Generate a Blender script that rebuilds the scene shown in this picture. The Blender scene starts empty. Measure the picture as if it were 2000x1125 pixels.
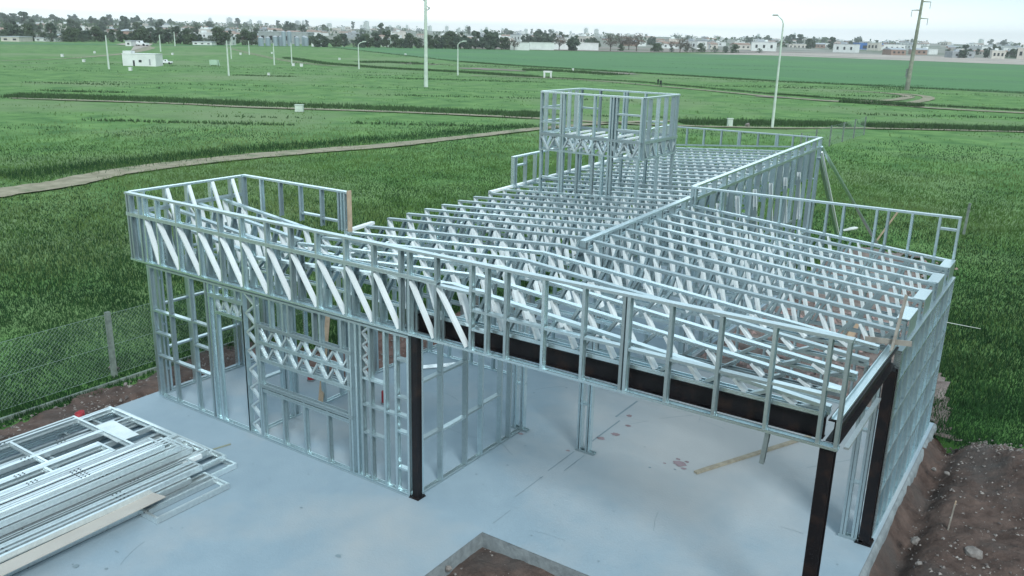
import bpy, math, random
import numpy as np
from mathutils import Matrix, Vector
R = math.radians
rnd = random.Random(7)
S = bpy.context.scene
C = bpy.context.collection

# ------------------------------------------------------------------ camera
CAM = np.array([7.629751630, -8.866055689, 6.782781211])
YAW, PITCH, ROLL, FPX = -0.5909567, 0.2877180, 0.0246207, 1678.38
cy, sy, cp, sp = math.cos(YAW), math.sin(YAW), math.cos(PITCH), math.sin(PITCH)
D = np.array([sy*cp, cy*cp, -sp]); Rt = np.array([cy, -sy, 0.0]); Up = np.cross(Rt, D)
r2 = Rt*math.cos(ROLL)+Up*math.sin(ROLL); u2 = -Rt*math.sin(ROLL)+Up*math.cos(ROLL)
cd = bpy.data.cameras.new('camera'); cam = bpy.data.objects.new('camera', cd); C.objects.link(cam)
cd.sensor_width = 36; cd.lens = FPX/2000*36; cd.clip_start = .1; cd.clip_end = 20000
cam.matrix_world = Matrix(((r2[0], u2[0], -D[0], CAM[0]), (r2[1], u2[1], -D[1], CAM[1]), (r2[2], u2[2], -D[2], CAM[2]), (0, 0, 0, 1)))
S.camera = cam
def at(x, y, z=0.0):                       # a point of the ground seen at pixel x, y of the 2000 px photograph
    r = D*FPX+r2*(x-1000)-u2*(y-562.5); t = (z-CAM[2])/r[2]
    return Vector((CAM+t*r).tolist())
def dist(p): return math.hypot(p[0]-CAM[0], p[1]-CAM[1])

# ------------------------------------------------------------------ light
W = bpy.data.worlds.new("World"); S.world = W; W.use_nodes = True
nt = W.node_tree; nt.nodes.clear(); N = nt.nodes.new; L = nt.links.new
SUN_EL, SUN_AZ = R(42), R(130)             # azimuth from +Y towards +X
sky = N('ShaderNodeTexSky'); sky.sky_type = 'NISHITA'; sky.sun_disc = False; sky.sun_elevation = SUN_EL; sky.sun_rotation = SUN_AZ
bgs = N('ShaderNodeBackground'); bgs.inputs[1].default_value = 0.08; L(sky.outputs[0], bgs.inputs[0])
tc = N('ShaderNodeTexCoord'); sep = N('ShaderNodeSeparateXYZ'); L(tc.outputs['Generated'], sep.inputs[0])
nz = N('ShaderNodeTexNoise'); nz.inputs['Scale'].default_value = 2.2; nz.inputs['Detail'].default_value = 5
mp = N('ShaderNodeMapping'); mp.inputs['Scale'].default_value = (1, 1, 7); L(tc.outputs['Generated'], mp.inputs[0]); L(mp.outputs[0], nz.inputs[0])
rp = N('ShaderNodeValToRGB'); L(sep.outputs[2], rp.inputs[0])
rp.color_ramp.elements[0].position = 0.0; rp.color_ramp.elements[0].color = (.92, .97, .965, 1)
rp.color_ramp.elements[1].position = 0.5; rp.color_ramp.elements[1].color = (.50, .66, .76, 1)
e = rp.color_ramp.elements.new(.045); e.color = (.52, .645, .69, 1); e = rp.color_ramp.elements.new(.2); e.color = (.70, .83, .87, 1)
mx = N('ShaderNodeMixRGB'); mx.blend_type = 'MULTIPLY'; mx.inputs[0].default_value = .55; L(rp.outputs[0], mx.inputs[1])
r3 = N('ShaderNodeValToRGB'); L(nz.outputs[0], r3.inputs[0]); r3.color_ramp.elements[0].position = .35; r3.color_ramp.elements[0].color = (.82, .86, .9, 1); r3.color_ramp.elements[1].position = .6
L(r3.outputs[0], mx.inputs[2])
dt = N('ShaderNodeVectorMath'); dt.operation = 'DOT_PRODUCT'; L(tc.outputs['Generated'], dt.inputs[0]); dt.inputs[1].default_value = (-.73, .68, 0)
mr = N('ShaderNodeMapRange'); L(dt.outputs['Value'], mr.inputs[0]); mr.inputs[1].default_value = .55; mr.inputs[2].default_value = 1; mr.inputs[3].default_value = .62; mr.inputs[4].default_value = 1.42
vs = N('ShaderNodeVectorMath'); vs.operation = 'SCALE'; L(mx.outputs[0], vs.inputs[0]); L(mr.outputs[0], vs.inputs['Scale'])
bgc = N('ShaderNodeBackground'); bgc.inputs[1].default_value = 1.3; L(vs.outputs[0], bgc.inputs[0])
ms = N('ShaderNodeMixShader'); ms.inputs[0].default_value = .96; L(bgs.outputs[0], ms.inputs[1]); L(bgc.outputs[0], ms.inputs[2])
wo = N('ShaderNodeOutputWorld'); L(ms.outputs[0], wo.inputs[0])
sl = bpy.data.lights.new('sun', 'SUN'); sl.energy = 1.8; sl.angle = R(18); sl.color = (.93, 1, 1)
so = bpy.data.objects.new('sun', sl); C.objects.link(so)
sd = Vector((math.sin(SUN_AZ)*math.cos(SUN_EL), math.cos(SUN_AZ)*math.cos(SUN_EL), math.sin(SUN_EL)))
so.rotation_euler = sd.to_track_quat('Z', 'Y').to_euler()
S.view_settings.view_transform = 'Standard'; S.view_settings.look = 'None'; S.view_settings.exposure = 0.52; S.view_settings.gamma = 1
S.cycles.max_bounces = 6; S.cycles.volume_bounces = 0; S.cycles.transparent_max_bounces = 6

# ------------------------------------------------------------------ materials
def mat(name, col, rough=.7, metal=0.0, col2=None, scale=3.0, detail=5, lo=.4, hi=.6, bump=0.0, bscale=20.0, col3=None, scale3=.3, lo3=.45, hi3=.6, spec=.3, transl=0.0, stretch=None):
    m = bpy.data.materials.new(name); m.use_nodes = True; t = m.node_tree; b = t.nodes['Principled BSDF']
    b.inputs['Roughness'].default_value = rough; b.inputs['Metallic'].default_value = metal; b.inputs['Specular IOR Level'].default_value = spec
    b.inputs['Base Color'].default_value = (*col, 1)
    g = t.nodes.new('ShaderNodeNewGeometry'); src = g.outputs['Position']
    if stretch:
        mm = t.nodes.new('ShaderNodeMapping'); mm.inputs['Scale'].default_value = stretch; t.links.new(src, mm.inputs[0]); src = mm.outputs[0]
    def noise(sc, det):
        n = t.nodes.new('ShaderNodeTexNoise'); n.inputs['Scale'].default_value = sc; n.inputs['Detail'].default_value = det; n.inputs['Roughness'].default_value = .6; t.links.new(src, n.inputs['Vector']); return n
    out = None
    if col2:
        n = noise(scale, detail); r = t.nodes.new('ShaderNodeValToRGB'); r.color_ramp.elements[0].position = lo; r.color_ramp.elements[1].position = hi
        r.color_ramp.elements[0].color = (*col, 1); r.color_ramp.elements[1].color = (*col2, 1); t.links.new(n.outputs[0], r.inputs[0]); out = r.outputs[0]
    if col3:
        n = noise(scale3, 4); r = t.nodes.new('ShaderNodeMapRange'); r.inputs[1].default_value = lo3; r.inputs[2].default_value = hi3; t.links.new(n.outputs[0], r.inputs[0])
        x = t.nodes.new('ShaderNodeMixRGB'); t.links.new(r.outputs[0], x.inputs[0]); t.links.new(out, x.inputs[1]); x.inputs[2].default_value = (*col3, 1); out = x.outputs[0]
    if out: t.links.new(out, b.inputs['Base Color'])
    if bump:
        n = noise(bscale, 6); bb = t.nodes.new('ShaderNodeBump'); bb.inputs['Strength'].default_value = bump; bb.inputs['Distance'].default_value = .05; t.links.new(n.outputs[0], bb.inputs['Height']); t.links.new(bb.outputs[0], b.inputs['Normal'])
    if transl:
        tr = t.nodes.new('ShaderNodeBsdfTranslucent'); x = t.nodes.new('ShaderNodeMixShader'); x.inputs[0].default_value = transl
        if out: t.links.new(out, tr.inputs[0])
        else: tr.inputs[0].default_value = (*col, 1)
        o = t.nodes['Material Output']; t.links.new(b.outputs[0], x.inputs[1]); t.links.new(tr.outputs[0], x.inputs[2]); t.links.new(x.outputs[0], o.inputs[0])
    return m
def soft(m, k=.65):                          # blades shade like a mass: normals leaned towards the sky
    t = m.node_tree; g = t.nodes.new('ShaderNodeNewGeometry'); a = t.nodes.new('ShaderNodeVectorMath'); a.operation = 'SCALE'; a.inputs['Scale'].default_value = 1-k; t.links.new(g.outputs['Normal'], a.inputs[0])
    b = t.nodes.new('ShaderNodeVectorMath'); b.operation = 'ADD'; b.inputs[1].default_value = (0, 0, k); t.links.new(a.outputs[0], b.inputs[0]); n = t.nodes.new('ShaderNodeVectorMath'); n.operation = 'NORMALIZE'; t.links.new(b.outputs[0], n.inputs[0])
    for x in t.nodes:
        if x.type in ('BSDF_PRINCIPLED', 'BSDF_TRANSLUCENT'): t.links.new(n.outputs[0], x.inputs['Normal'])
M = {}
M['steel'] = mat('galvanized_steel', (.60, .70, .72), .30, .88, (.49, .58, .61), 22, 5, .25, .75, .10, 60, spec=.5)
M['steel2'] = mat('galvanized_steel_bright_lit', (.90, .925, .93), .38, .12, (.80, .85, .86), 26, 5, .25, .75, spec=.6)  # whitened steel: sky light on sloping webs and braces is in the colour
M['steel3'] = mat('galvanized_steel_weathered', (.74, .80, .81), .36, .75, (.58, .64, .66), 20, 5, .25, .75, spec=.5)
def vary(m, lo, hi):                          # zinc coating differs from piece to piece
    t = m.node_tree; b = t.nodes['Principled BSDF']; src = b.inputs['Base Color'].links[0].from_socket; oi = t.nodes.new('ShaderNodeObjectInfo')
    r = t.nodes.new('ShaderNodeMapRange'); r.inputs[3].default_value = lo; r.inputs[4].default_value = hi; t.links.new(oi.outputs['Random'], r.inputs[0])
    v = t.nodes.new('ShaderNodeVectorMath'); v.operation = 'SCALE'; t.links.new(src, v.inputs[0]); t.links.new(r.outputs[0], v.inputs['Scale']); t.links.new(v.outputs[0], b.inputs['Base Color'])
    q = t.nodes.new('ShaderNodeMapRange'); q.inputs[3].default_value = .46; q.inputs[4].default_value = .24; t.links.new(oi.outputs['Random'], q.inputs[0]); t.links.new(q.outputs[0], b.inputs['Roughness'])
vary(M['steel'], .76, 1.26); vary(M['steel2'], .92, 1.08); vary(M['steel3'], .85, 1.25)
M['hole'] = mat('punched_hole', (.03, .035, .04), .9)
M['black'] = mat('black_steel', (.010, .009, .011), .42, 0, (.034, .020, .016), 5, 9, .5, .75, .2, 40, spec=.25)
M['zincplate'] = mat('zinc_plate', (.80, .85, .86), .5, .3, (.7, .76, .78), 5)
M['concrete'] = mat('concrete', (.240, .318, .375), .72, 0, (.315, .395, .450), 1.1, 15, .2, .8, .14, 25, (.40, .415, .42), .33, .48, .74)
def dust_and_light(m):                               # soft edged pale dust on the garage floor, colour also lightened against roof shade
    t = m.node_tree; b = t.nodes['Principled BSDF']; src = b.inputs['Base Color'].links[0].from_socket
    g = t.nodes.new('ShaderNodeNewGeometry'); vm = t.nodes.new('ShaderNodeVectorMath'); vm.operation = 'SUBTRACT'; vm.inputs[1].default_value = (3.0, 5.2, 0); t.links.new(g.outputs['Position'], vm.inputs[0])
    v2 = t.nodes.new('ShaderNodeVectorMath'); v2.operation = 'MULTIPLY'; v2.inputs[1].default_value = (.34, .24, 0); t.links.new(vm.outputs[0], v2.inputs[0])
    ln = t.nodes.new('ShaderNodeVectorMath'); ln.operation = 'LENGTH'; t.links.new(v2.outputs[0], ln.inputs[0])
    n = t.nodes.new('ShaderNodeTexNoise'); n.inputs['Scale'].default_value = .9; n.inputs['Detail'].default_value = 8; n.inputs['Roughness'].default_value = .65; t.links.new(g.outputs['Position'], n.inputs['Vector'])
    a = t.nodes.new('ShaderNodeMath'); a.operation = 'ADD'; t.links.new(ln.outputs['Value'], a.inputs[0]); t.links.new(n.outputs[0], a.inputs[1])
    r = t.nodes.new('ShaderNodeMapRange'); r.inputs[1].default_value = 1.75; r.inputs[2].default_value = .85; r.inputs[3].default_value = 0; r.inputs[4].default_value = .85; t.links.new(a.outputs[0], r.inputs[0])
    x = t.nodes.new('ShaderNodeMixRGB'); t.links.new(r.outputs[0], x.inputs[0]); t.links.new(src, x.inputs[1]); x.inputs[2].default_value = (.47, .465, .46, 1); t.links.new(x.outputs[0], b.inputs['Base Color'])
dust_and_light(M['concrete'])
M['edge'] = mat('concrete_edge', (.17, .19, .20), .9, 0, (.27, .30, .31), 5, 6, .35, .65, .3, 20)
M['dirt'] = mat('red_soil', (.055, .036, .030), .95, 0, (.135, .092, .077), 3.6, 13, .32, .68, 1.0, 9, (.085, .070, .064), .8, .5, .68)
M['dirt_red'] = mat('damp_red_soil', (.11, .055, .042), .95, 0, (.21, .13, .11), 3.5, 8, .35, .65, .8, 12)
M['dirt_pale'] = mat('pale_soil', (.13, .095, .085), .95, 0, (.27, .22, .20), 2.6, 10, .35, .65, .8, 12)
M['rock'] = mat('field_stone', (.16, .14, .13), .9, 0, (.29, .26, .24), 9, 6, .35, .65, .4, 30)
M['pebble'] = mat('pebbles', (.12, .10, .095), .9, 0, (.30, .27, .25), 8, 3, .4, .6)
M['grass'] = mat('grass_field', (.048, .140, .030), .95, 0, (.145, .275, .075), .38, 14, .32, .68, .9, 4, (.16, .23, .10), .045, .48, .66)
M['crop'] = mat('crop_field', (.052, .16, .050), .95, 0, (.10, .25, .080), .3, 6, .3, .7, .3, 3, (.07, .18, .07), .02, .4, .6, stretch=(.2, 1, 1))
M['tan'] = mat('dry_ground', (.36, .31, .27), .95, 0, (.45, .39, .34), .08, 6)
M['brown'] = mat('ploughed_ground', (.20, .165, .14), .95, 0, (.30, .25, .22), .06, 6, .4, .6, 0, 1, (.12, .14, .09), .02, .5, .65)
M['town'] = mat('town_ground', (.16, .17, .13), .95, 0, (.30, .28, .25), .02, 8, .4, .6, 0, 1, (.09, .13, .07), .008, .5, .6)
M['path'] = mat('dirt_track', (.22, .20, .135), .95, 0, (.35, .31, .225), 1.5, 7, .35, .65, .3, 10, (.15, .19, .10), .6, .52, .7)
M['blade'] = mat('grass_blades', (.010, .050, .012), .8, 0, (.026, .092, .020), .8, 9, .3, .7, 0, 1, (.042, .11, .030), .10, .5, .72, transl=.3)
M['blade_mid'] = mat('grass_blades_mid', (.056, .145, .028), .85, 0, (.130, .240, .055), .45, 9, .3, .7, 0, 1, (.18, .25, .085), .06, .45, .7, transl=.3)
M['blade_dark'] = mat('tall_grass_blades', (.035, .085, .028), .85, 0, (.075, .15, .05), 1.2, 4, .35, .65, transl=.25)
for q_ in ('blade', 'blade_mid', 'blade_dark'): soft(M[q_])
M['leaf'] = mat('leaves', (.065, .10, .055), .85, 0, (.12, .165, .09), .25, 4, .35, .65, transl=.2)
M['leaf_dark'] = mat('dark_leaves', (.062, .098, .072), .85, 0, (.13, .17, .115), .25, 4, .35, .65, transl=.15)
M['leaf_bare'] = mat('sparse_brown_leaves', (.10, .085, .07), .9, 0, (.15, .13, .10), .4, 4, .35, .65)
M['bark'] = mat('bark', (.09, .07, .055), .9, 0, (.14, .115, .09), 6, 4)
M['white'] = mat('white_render', (.74, .76, .74), .8, 0, (.66, .68, .66), .7, 5)
M['cream'] = mat('cream_render', (.62, .58, .52), .8, 0, (.52, .49, .44), .7, 5)
M['greywall'] = mat('grey_render', (.36, .38, .39), .85, 0, (.28, .3, .31), .7, 5)
M['brick'] = mat('clay_render', (.30, .20, .16), .85, 0, (.36, .25, .2), .7, 5)
M['roofgrey'] = mat('sheet_roof', (.45, .48, .5), .6, .1, (.38, .4, .43), .5, 4)
M['bluesheet'] = mat('blue_sheet_cladding', (.04, .13, .36), .5, .1, (.05, .16, .42), .5, 3)
M['dark'] = mat('dark_opening', (.025, .028, .03), .5)
M['pole'] = mat('pale_concrete_pole', (.58, .66, .58), .8, 0, (.5, .57, .5), 1.5, 4)
M['polewood'] = mat('weathered_pole', (.20, .21, .17), .85, 0, (.30, .32, .25), .8, 4)
M['post'] = mat('fence_post_concrete', (.14, .17, .15), .9, 0, (.22, .26, .23), 6, 4, bump=.2)
M['wire'] = mat('galvanized_wire', (.24, .32, .28), .6, .3)
M['timber'] = mat('pine_timber', (.50, .38, .27), .75, 0, (.38, .28, .2), 8, 5, .35, .65, .1, 30)
M['plank'] = mat('dusty_plank', (.40, .35, .27), .8, 0, (.31, .27, .21), 8, 5)
M['timber_grey'] = mat('grey_timber', (.36, .33, .29), .85, 0, (.25, .22, .19), 9, 5, .35, .65, .1, 30)
M['board'] = mat('pale_board', (.46, .42, .38), .7, 0, (.53, .49, .44), 1.4, 5, .35, .65)
M['redpvc'] = mat('red_plastic_pipe', (.36, .035, .045), .5, 0, (.28, .03, .04), 8)
M['silo'] = mat('silo_sheet', (.27, .34, .39), .5, .3, (.36, .43, .47), .3, 4, stretch=(1, 1, .1))
M['stain'] = mat('rust_stain', (.33, .25, .27), .85, 0, (.27, .20, .21), 6, 5)
M['smudge'] = mat('cement_smudge', (.22, .28, .31), .85)
M['stone_pink'] = mat('pink_rubble', (.40, .27, .25), .9, 0, (.30, .21, .2), 5, 6, .35, .65, .5, 12)
M['cloth'] = mat('dark_clothes', (.02, .025, .03), .9)
M['skin'] = mat('skin', (.35, .2, .14), .6)
M['bag'] = mat('white_sack', (.68, .7, .68), .8)
M['carpaint'] = mat('white_car_paint', (.75, .77, .77), .35)
M['greenbox'] = mat('pale_green_paint', (.40, .55, .42), .7)

# ------------------------------------------------------------------ mesh builder
class MB:
    def __init__(s): s.v = []; s.f = []
    def poly(s, pts, faces):
        k = len(s.v); s.v += [tuple(p) for p in pts]; s.f += [tuple(k+i for i in f) for f in faces]; return s
    def box(s, a, b):
        x0, y0, z0 = a; x1, y1, z1 = b
        return s.poly([(x0, y0, z0), (x1, y0, z0), (x1, y1, z0), (x0, y1, z0), (x0, y0, z1), (x1, y0, z1), (x1, y1, z1), (x0, y1, z1)],
                      [(3, 2, 1, 0), (4, 5, 6, 7), (0, 1, 5, 4), (1, 2, 6, 5), (2, 3, 7, 6), (3, 0, 4, 7)])
    def bar(s, p, q, w, h, up=(0, 0, 1)):      # rectangular bar
        p, q = Vector(p), Vector(q); a = (q-p).normalized(); u = Vector(up)
        if abs(a.dot(u)) > .98: u = Vector((1, 0, 0))
        x = a.cross(u).normalized(); y = x.cross(a)
        c = [(-w/2, -h/2), (w/2, -h/2), (w/2, h/2), (-w/2, h/2)]
        return s.poly([o+x*i+y*j for o in (p, q) for i, j in c], [(0, 1, 2, 3), (7, 6, 5, 4), (4, 5, 1, 0), (5, 6, 2, 1), (6, 7, 3, 2), (7, 4, 0, 3)])
    def chan(s, p, q, dv, fv, w=.09, f=.04, t=.004, lip=True):   # lipped C profile: web spans dv, flanges point to fv
        p, q = Vector(p), Vector(q); d = Vector(dv).normalized(); g = Vector(fv); a = (q-p).normalized()
        g = (g-a*g.dot(a)-d*g.dot(d)).normalized(); h = w/2
        c = [(-h, 0), (h, 0), (h, f), (h-.012, f), (h-.012, f-t), (h-t, f-t), (h-t, t), (-h+t, t), (-h+t, f-t), (-h+.012, f-t), (-h+.012, f), (-h, f)]
        n = 12; pts = [o+d*i+g*j for o in (p, q) for i, j in c]
        fs = [(i, (i+1) % n, n+(i+1) % n, n+i) for i in range(n)]+[(0, 1, 6, 7), (1, 2, 5, 6), (2, 3, 4, 5), (0, 7, 8, 11), (8, 9, 10, 11)]
        fs += [tuple(n+i for i in reversed(x)) for x in fs[n:]]
        return s.poly(pts, fs)
    def tube(s, p, q, r0, r1=None, n=8, caps=True):
        r1 = r0 if r1 is None else r1; p, q = Vector(p), Vector(q); a = (q-p).normalized()
        u = Vector((0, 0, 1)) if abs(a.z) < .9 else Vector((1, 0, 0)); x = a.cross(u).normalized(); y = a.cross(x)
        pts = [o+(x*math.cos(2*math.pi*i/n)+y*math.sin(2*math.pi*i/n))*r for o, r in ((p, r0), (q, r1)) for i in range(n)]
        fs = [(i, (i+1) % n, n+(i+1) % n, n+i) for i in range(n)]
        if caps: fs += [tuple(range(n))[::-1], tuple(range(n, 2*n))]
        return s.poly(pts, fs)
    def build(s, name, m, parent=None, smooth=False):
        me = bpy.data.meshes.new(name); me.from_pydata(s.v, [], s.f); me.materials.append(M[m] if isinstance(m, str) else m); me.update()
        if smooth: me.polygons.foreach_set('use_smooth', [True]*len(me.polygons))
        o = bpy.data.objects.new(name, me); C.objects.link(o)
        if parent: o.parent = parent
        return o
def rebase(o, loc):
    """put a mesh object's origin at loc without moving the mesh"""
    loc = Vector(loc); o.data.transform(Matrix.Translation(-loc)); o.location = loc; return o
def tag(o, label=None, cat=None, group=None, kind=None):
    if label: o['label'] = label
    if cat: o['category'] = cat
    if group: o['group'] = group
    if kind: o['kind'] = kind
    return o
def empty(name, loc=(0, 0, 0), rz=0):
    o = bpy.data.objects.new(name, None); C.objects.link(o); o.location = loc; o.rotation_euler = (0, 0, rz); o.empty_display_size = .2; return o
def copy_tree(o, parent=None):
    c = o.copy(); C.objects.link(c); c.parent = parent
    for ch in o.children: copy_tree(ch, c)
    return c
def npmesh(name, verts, nper, m, kind=None, label=None, cat=None):
    """verts (n*nper,3): separate polygons of nper corners"""
    n = len(verts)//nper; me = bpy.data.meshes.new(name)
    me.vertices.add(len(verts)); me.vertices.foreach_set('co', np.asarray(verts, np.float32).ravel())
    me.loops.add(len(verts)); me.loops.foreach_set('vertex_index', np.arange(len(verts), dtype=np.int32))
    me.polygons.add(n); me.polygons.foreach_set('loop_start', np.arange(0, len(verts), nper, dtype=np.int32))
    me.update(calc_edges=True); me.materials.append(M[m]); o = bpy.data.objects.new(name, me); C.objects.link(o)
    return tag(o, label, cat, None, kind)

# ------------------------------------------------------------------ ground, fields, tracks
def terr(x, y):
    r_ = dist((x, y)); t = min(1, max(0, (r_-560)/1500)); w_ = math.atan2(x-CAM[0], y-CAM[1])
    return G+t*8*(1+.15*min(1, max(0, (-.62-w_)/.35)))
G = -0.13                                   # level of the soil round the slab
def gnoise(x, y): return .35*(.05*math.sin(x*.9+1.3*math.sin(y*.7))+.04*math.sin(y*1.3+x*.5))
xs = sorted(set([round(v, 2) for v in np.concatenate([-np.geomspace(12, 6000, 46), np.arange(-12, 20, .5), np.geomspace(20, 6000, 40)])]))
ys = sorted(set([round(v, 2) for v in np.concatenate([-np.geomspace(8, 300, 12), np.arange(-8, 30, .5), np.geomspace(30, 6500, 60)])]))
def house_zone(x, y, m=0.0):               # slab footprint
    return (-6.55-m < x < 6.08+m and -9 < y < 2.66+m) or (-3.95-m < x < 6.08+m and 2.0 < y < 7.8+m) or (-3.95-m < x < 1.05+m and 7 < y < 17.3+m)
def soil_zone(x, y):
    return (x > 5.7 and x < 11.9 and y < 7.75-.38*(x-5.9)-.35) or (1 < x < 6.2 and y < 2) or (-7.4 < x < -6 and y < 3.2) or (-5.6 < x < -3.9 and 2.4 < y < 9.2) or (.9 < x < 5.6-.19*(y-8) and 7.4 < y < 21.3)
V = []; F = []
for y in ys:
    for x in xs:
        z = G
        if not house_zone(x, y, .6) and abs(x) < 90 and y < 120: z += gnoise(x, y)*min(1.0, .4+dist((x, y))/60)-.03
        if (5.7 < x < 12.5 and -6.5 < y < 8.6) or (1 < x < 6.2 and y < 2) or (-8.1 < x < -5 and y < 4.6) or (-7.4 < x < -3 and 2 < y < 9.6) or (.7 < x < 6.3 and 7 < y < 23): z = min(z, G-.5) if (house_zone(x, y, .5) or soil_zone(x, y)) else z
        V.append((x, y, z))
nx = len(xs)
for j in range(len(ys)-1):
    for i in range(nx-1):
        k = j*nx+i; F.append((k, k+1, k+nx+1, k+nx))
g = MB(); g.v = V; g.f = F
tag(g.build('ground', 'grass'), kind='structure')

def sheet(name, pts, z, m, kind='structure', label=None, cat=None):
    b = MB(); b.poly([(p[0], p[1], z) for p in pts], [tuple(range(len(pts)))]); o = b.build(name, m)
    return tag(o, label, cat, None, kind)
PATHSEG = []
def ribbon(name, pix, widths, z, m, seed=1, seg=60, kind='structure', double=None):
    """a track following ground points, ragged edges"""
    rr = random.Random(seed); P = [at(*p, G) for p in pix]; out = []
    b = MB(); L_, Rr = [], []
    for i in range(len(P)-1):
        for k in range(seg//(len(P)-1)):
            t = k/(seg//(len(P)-1))
            p0 = P[max(i-1, 0)]; p1 = P[i]; p2 = P[i+1]; p3 = P[min(i+2, len(P)-1)]
            q = .5*((2*p1)+(p2-p0)*t+(2*p0-5*p1+4*p2-p3)*t*t+(3*p1-p0-3*p2+p3)*t**3)
            out.append((q, widths[i]*(1-t)+widths[i+1]*t))
    out.append((P[-1], widths[-1]))
    if seed in (3, 4): PATHSEG.extend(zip(out[:-1:3]+[out[-1]], out[3::3]+[out[-1]]))
    off = [(-.5, .5)] if not double else [(-.5, -.5+double), (.5-double, .5)]
    for lo_, hi_ in off:
        base = len(b.v)
        for i, (q, w) in enumerate(out):
            a = out[min(i+1, len(out)-1)][0]-out[max(i-1, 0)][0]; n = Vector((-a.y, a.x, 0)).normalized()
            j1, j2 = rr.uniform(-.06, .06)*w, rr.uniform(-.06, .06)*w
            for s_ in (lo_*w+j1, hi_*w+j2): p = q+n*s_; b.v.append((p.x, p.y, z))
        for i in range(len(out)-1):
            k = base+2*i; b.f.append((k, k+1, k+3, k+2))
    return tag(b.build(name, m), kind=kind)
ZP = G+.045
# bright crop field beyond the hedge line and dry land behind it
sheet('field', [at(*p, G) for p in [(-300, 84), (640, 92), (900, 121), (1000, 128), (1500, 158), (2000, 183), (2500, 206), (2500, 142), (2000, 127), (1500, 108.5), (1250, 103), (1000, 98), (640, 91.5), (-300, 79)]], G+.06, 'crop')
sheet('dry_ground', [at(*p, G) for p in [(1350, 105.5), (1500, 108.5), (2000, 127), (2500, 142), (2500, 128), (2000, 110), (1500, 103)]], G+.1, 'tan')
sheet('ploughed_ground', [at(*p, G) for p in [(900, 94.5), (1250, 102.5), (1500, 103), (2000, 110), (2500, 128), (2500, 108), (1600, 93), (1150, 83), (900, 79)]], G+.14, 'brown')
ribbon('path', [(-60, 385), (120, 360), (250, 334), (500, 305), (750, 285), (900, 269), (1060, 251), (1200, 240), (1330, 236)], [2.1, 1.9, 1.8, 1.8, 1.6, 1.3, 1.2, 1.2, 1.2], ZP, 'path', 3, 90)
ribbon('path', [(20, 192), (150, 196), (350, 203), (500, 210), (750, 218), (1000, 229), (1250, 243), (1500, 250), (1700, 251), (2000, 258), (2200, 262)], [.6, 1.0, 1.0, 1.2, 1.2, 1.1, .9, .8, .9, .9, .9], ZP, 'path', 4, 120)
ribbon('path', [(920, 148), (1000, 150), (1150, 157), (1350, 174), (1500, 188), (1600, 196), (1700, 202), (1850, 213), (2100, 226)], [1.0, 1.1, 1.1, 1.2, 1.4, 1.8, 2.2, 1.6, 1.6], ZP, 'path', 5, 90)
ribbon('path', [(1590, 196), (1660, 198), (1740, 196), (1775, 189), (1750, 184), (1700, 180), (1640, 176)], [1.0, 1.2, 1.5, 1.6, 1.4, 1.1, .7], ZP+.006, 'path', 6, 60)
ribbon('path', [(1700, 202), (1760, 203), (1806, 196), (1812, 190), (1780, 185), (1730, 182)], [1.2, 1.3, 1.5, 1.5, 1.3, .8], ZP+.012, 'path', 7, 60)
ribbon('path', [(440, 92), (500, 107), (570, 120), (640, 128), (720, 132)], [1.6, 1.6, 2.4, 2.0, 1.2], ZP, 'path', 8, 60, double=.3)
ribbon('path', [(0, 119), (120, 115), (200, 109), (255, 103), (285, 94), (270, 87)], [.9, 1.0, 1.6, 2.2, 5, 4], ZP, 'path', 9, 60)
sheet('gravel_yard', [at(*p, G) for p in [(255, 100), (290, 91), (300, 86), (250, 84), (225, 87), (262, 90)]], G+.11, 'tan')
sheet('yard', [(-60, -9.2), (60, -9.2), (60, -80), (-60, -80)], G+.05, 'tan')  # unseen pale ground added behind the camera to grey the stud reflections
b = MB(); na, nr_ = 60, 24
for i in range(na+1):
    a_ = YAW-.95+1.75*i/na
    for j in range(nr_+1): rr_ = 455+1945*(j/nr_)**1.4+(25*math.sin(i*.8) if j == 0 else 0); x_, y_ = CAM[0]+rr_*math.sin(a_), CAM[1]+rr_*math.cos(a_); b.v.append((x_, y_, terr(x_, y_)+(.12 if j == 0 else .05)))
for i in range(na):
    for j in range(nr_): k = i*(nr_+1)+j; b.f.append((k, k+nr_+1, k+nr_+2, k+1))
tag(b.build('town_ground', 'town', smooth=True), kind='structure')
# patches of turned soil in the grass
for i, (px, py, w) in enumerate([(780, 122, 9), (815, 125, 7), (960, 136, 10), (1190, 143, 10), (1500, 190, 3), (1160, 142, 6)]):
    p = at(px, py, G); b = MB(); n = 18; pts = []
    for k in range(n):
        a = 2*math.pi*k/n; r_ = w*rnd.uniform(.5, 1.0); pts.append((p.x+r_*math.cos(a)*1.0, p.y+r_*math.sin(a)*.45, G+.08))
    b.poly(pts, [tuple(range(n))]); tag(b.build('soil_patch', 'brown'), kind='structure')

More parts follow.
